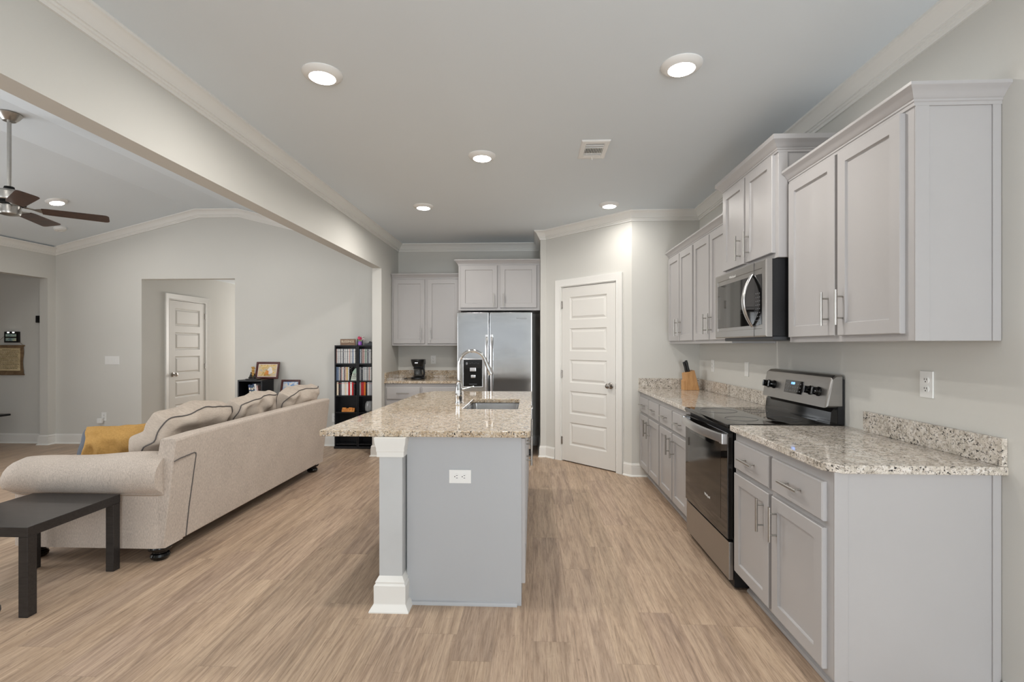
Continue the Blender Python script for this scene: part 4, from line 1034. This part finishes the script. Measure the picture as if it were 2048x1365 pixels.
# ------------------------------------------------------------------ cube shelf, prints, sculpture behind the sofa
CX0, CX1, CYF, CZ = -3.832, -3.505, 6.235, .905
t = thing('open_bookshelf', 'narrow black open bookshelf behind the sofa, with tilted books', 'bookshelf', (CX0, CYF, 0)); w = CX1 - CX0; d = LF - .02 - CYF
for a in (0, w - .018): MB().box(a, a + .018, 0, d, 0, CZ - .019, .001, 1).build('side_panel', M['towerwood'], t)
MB().box(0, w, 0, d, CZ - .018, CZ, .001, 1).build('top_panel', M['towerwood'], t)
for z in (.05, .34, .60): MB().box(.018, w - .018, 0, d, z, z + .018, .001, 1).build('shelf', M['towerwood'], t)
MB().box(.018, w - .018, d - .006, d, 0, CZ - .018).build('back_panel', M['towerwood'], t)
M['navy'] = paint('navy_cover', srgb(44, 66, 108), .35, .1, 30); M['navy2'] = paint('dark_teal_cover', srgb(46, 82, 108), .35, .1, 30)
bkz = .618
def book(x, th, h, lean, mat, label, band):
    t_ = thing('book', label, 'book', (x, CYF + .03, bkz + .0012 + th * .1566), 0, 'tilted books in the narrow black bookshelf'); t_.rotation_euler = (0, lean, 0)
    MB().box(-th, 0, 0, .17, 0, h, .002).build('cover', mat, t_)
    if band: MB().box(-th + .002, -.002, -.0015, .001, h * .55, h * .62).box(-th + .004, -.004, -.0015, .001, h * .7, h * .82).build('spine_print', M['cream'], t_)
L_ = math.radians(-9)
book(-3.645, .030, .225, L_, M['navy'], 'thick navy book, leftmost of the tilted row on the shelf', True)
book(-3.615, .026, .222, L_, M['navy2'], 'dark teal book tilted beside the thick navy one', True)
book(-3.595, .018, .238, L_, M['navy'], 'slim navy book tilted against the white-spined one', True)
book(-3.570, .024, .236, L_, spine(W, 3), 'white-spined book tilted in the narrow bookshelf', False)
book(-3.551, .016, .215, L_, spine(PK, 3), 'pale pink slim book at the right end of the tilted row', False)
def frame_print(label, loc, w, h, pic, tilt, matw, group):
    t = thing('framed_print', label, 'picture frame', loc, 0, group); t.rotation_euler = (tilt, 0, 0)
    MB().rects(0, w, 0, h, [(0, 0), (0, -.018), (.004, -.021), (.020, -.019), (.026, -.010), (.0265, -.004)], back=0).build('frame', M['cherry'], t, ang=.3)
    if matw: MB().box(.0262, w - .0262, -.0075, -.004, .0262, h - .0262).build('mat', M['mat'], t)
    MB().box(.0265 + matw, w - .0265 - matw, -.0088, -.0045, .0265 + matw, h - .0265 - matw).build('print', pic, t)
    return t
FP1 = frame_print('cherry-framed golden field print leaning on top of the narrow bookshelf', (-3.725, 6.455, CZ + .0008), .315, .230, M['pic1'], math.radians(-14), .010, 'cherry framed prints')
# soft generic figures on the print
b = MB(); b.prism([(.135, .075), (.19, .06), (.235, .085), (.215, .15), (.19, .165), (.165, .135)], -.0098, -.0086, 'y'); b.build('painted_shape', M['whitef'], FP1, smooth=False)
b = MB(); b.prism([(.12, .06), (.18, .055), (.175, .11), (.145, .115)], -.0106, -.0097, 'y'); b.build('painted_shape', M['orangewood'], FP1, smooth=False)
t = thing('storage_cube', 'low black storage cube mostly hidden behind the sofa cushions', 'storage cube', (-3.47, 6.23, 0)); hh = .66
for a in (0, .382): MB().box(a, a + .018, 0, .28, 0, hh - .018, .001, 1).build('side_panel', M['towerwood'], t)
MB().box(0, .40, 0, .28, hh - .018, hh, .001, 1).build('top_panel', M['towerwood'], t)
MB().box(.018, .382, 0, .28, .02, .038).build('bottom_panel', M['towerwood'], t)
frame_print('cherry-framed blue winter print leaning on the wall behind the sofa', (-3.385, 6.455, hh + .0008), .255, .236, M['pic2'], math.radians(-14), 0, 'cherry framed prints')
t = thing('tree_sculpture', 'golden tree sculpture with two dark seated figures on a black base', 'sculpture', (-3.70, 6.31, CZ + .0005))
M['gold'] = paint('gold_resin', srgb(206, 164, 90), .4, .2, 40); M['bronze'] = paint('dark_bronze', srgb(34, 30, 26), .4, .1, 20)
b = MB(); b.box(-.045, .115, -.05, .05, 0, .014, .004); b.lathe([(0, .014), (.05, .014), (.045, .020), (0, .021)], (.04, 0, 0), 20); b.box(-.02, .002, -.02, .03, .014, .036, .002); b.build('base', M['bronze'], t)
b = MB(); rr_ = random.Random(5)
trunk = [(.035, .01, .02), (.03, .012, .06), (.022, .012, .10), (.026, .012, .14)]
b.tube(trunk, [.020, .015, .014, .008], 10)
for k in range(34):
    z = rr_.uniform(.05, .165); f_ = 1 - abs(z - .105) / .085; a = rr_.uniform(0, 2 * PI); r = rr_.uniform(.2, 1) * (.010 + .024 * max(0, f_)); c = Vector((.024 + r * math.cos(a), .012 + .6 * r * math.sin(a), z))
    b.lathe([(0, -.010), (.008, -.007), (.011, 0), (.008, .007), (0, .010)], tuple(c), 8)
b.build('golden_tree', M['gold'], t)
def seated(x, s, h):
    bm = MB(); y = -.022
    bm.tube([(x, y, .018), (x, y, .03), (x + s * .004, y, .05 * h), (x + s * .007, y, .072 * h), (x + s * .008, y, .078 * h)], [.014, .017, .014, .010, .004], 10)
    bm.lathe([(0, -.009), (.007, -.006), (.009, 0), (.007, .006), (0, .009)], (x + s * .010, y - .002, .088 * h), 10)
    bm.tube([(x, y - .006, .028), (x + s * .022, y - .008, .034), (x + s * .038, y - .008, .022)], [.010, .008, .005], 8)
    bm.tube([(x + s * .006, y - .006, .066 * h), (x + s * .018, y - .010, .050 * h), (x + s * .026, y - .008, .040)], [.006, .005, .004], 8)
    bm.build('seated_figure', M['bronze'], t)
seated(.008, 1, 1.0); seated(.058, 1, .82)

# ------------------------------------------------------------------ hall beyond the left opening
t = thing('wall_scroll', 'parchment scroll with lines of writing hanging in the hall', 'wall hanging', (-7.31, LF - .018, 0))
w = .46; x0 = -.19
b = MB(); rings = []
for i in range(13):
    u = i / 12; z = 1.352 - .40 * u; e = .006 * math.sin(u * 11); rings.append([(x0 + e, -.002 - .004 * math.sin(u * 6), z), (x0 + w - .010 + .007 * math.sin(u * 8), -.002 - .004 * math.sin(u * 6), z), (x0 + w - .010 + .007 * math.sin(u * 8), .004, z), (x0 + e, .004, z)])
b.loft(rings); b.build('sheet', M['parchdark'], t)
MB().box(x0 + .02, x0 + w - .045, -.008, -.0055, 1.005, 1.318).build('writing_panel', M['parchment'], t, smooth=False)
b = MB(); rl = random.Random(3)
for k in range(15):
    z = 1.296 - k * .0185; x = x0 + .035 + (.12 if k == 0 else rl.uniform(0, .02)); xe = x0 + w - .06 - (.12 if k == 0 else rl.uniform(0, .03))
    while x < xe:
        l_ = rl.uniform(.010, .034); b.box(x, min(x + l_, xe), -.0088, -.0078, z - .0026, z + .0026); x += l_ + .006
b.build('writing_lines', M['ink'], t, smooth=False)
MB().cyl((x0 - .012, 0.002, 1.352), (x0 + w + .004, 0.002, 1.352), .010, n=12).build('top_rod', M['parchdark'], t)
MB().cyl((x0 - .008, 0.002, .953), (x0 + w, 0.002, .953), .010, n=12).build('bottom_rod', M['parchdark'], t)
MB().tube([(x0 + .02, .002, 1.36), (x0 + w * .5, .006, 1.53), (x0 + w - .015, .002, 1.36)], .0025, 6).build('hanging_cord', M['parchdark'], t)
t = thing('wall_frame', 'small black frame with two lit photos above the hall scroll', 'picture frame', (-7.302, LF - .03, 1.395))
b = MB(); b.box(-.012, .195, 0, .029, 0, .152, .004); b.build('frame', M['blackgloss'], t)
for z0, z1 in ((.022, .064), (.082, .120)): MB().box(.012, .165, -.002, .001, z0, z1).build('photo', M['pic3'], t, smooth=False)
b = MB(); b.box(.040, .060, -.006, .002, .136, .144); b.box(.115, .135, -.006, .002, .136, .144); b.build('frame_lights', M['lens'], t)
tag(MB().box(-.03, .028, -.045, 0, 0, .098, .006).box(-.014, .012, -.05, -.044, .02, .075, .003).build('camera_device', M['black'], loc=(-6.815, LF, 1.668)), 'small black wall-mounted device beside the hall opening edge', 'wall device')
t = thing('hall_bench', 'low black bench in the hall under the scroll, cut off by the left edge', 'bench', (-7.77, 6.14, 0))
MB().box(0, .70, 0, .24, .405, .430, .006).build('bench_top', M['black'], t)
for x in (.04, .30):
    for y in (.03, .18): MB().box(x, x + .03, y, y + .03, 0, .406).build('leg', M['black'], t)

# ------------------------------------------------------------------ black chair cut by the left edge of the frame
t = thing('dining_chair', 'black chair cut off by the bottom left edge of the photo', 'chair', (-1.972, 1.45, 0))
MB().lathe([(0, .425), (.19, .425), (.215, .435), (.222, .450), (.215, .462), (.18, .466), (0, .458)], n=40).build('seat', M['blackmatte'], t)
for a in (45, 135, 225, 315):
    c, s_ = math.cos(math.radians(a)), math.sin(math.radians(a)); MB().tube([(.13 * c, .13 * s_, .43), (.175 * c, .175 * s_, .22), (.225 * c, .225 * s_, 0)], [.017, .019, .013], 12).build('leg', M['blackmatte'], t)
b = MB(); arc = [(-.17 * math.cos(q) , .19 * math.sin(q), .82 - .0 * abs(q)) for q in [(-1.2 + 2.4 * k / 12) for k in range(13)]]
b.tube(arc, .02, 12); b.build('backrest', M['blackmatte'], t)
for q in (-1.0, -.5, 0, .5, 1.0): MB().cyl((-.15 * math.cos(q), .17 * math.sin(q), .455), (-.17 * math.cos(q), .19 * math.sin(q), .815), .008, n=10).build('spindle', M['blackmatte'], t)
bpy.context.view_layer.update()
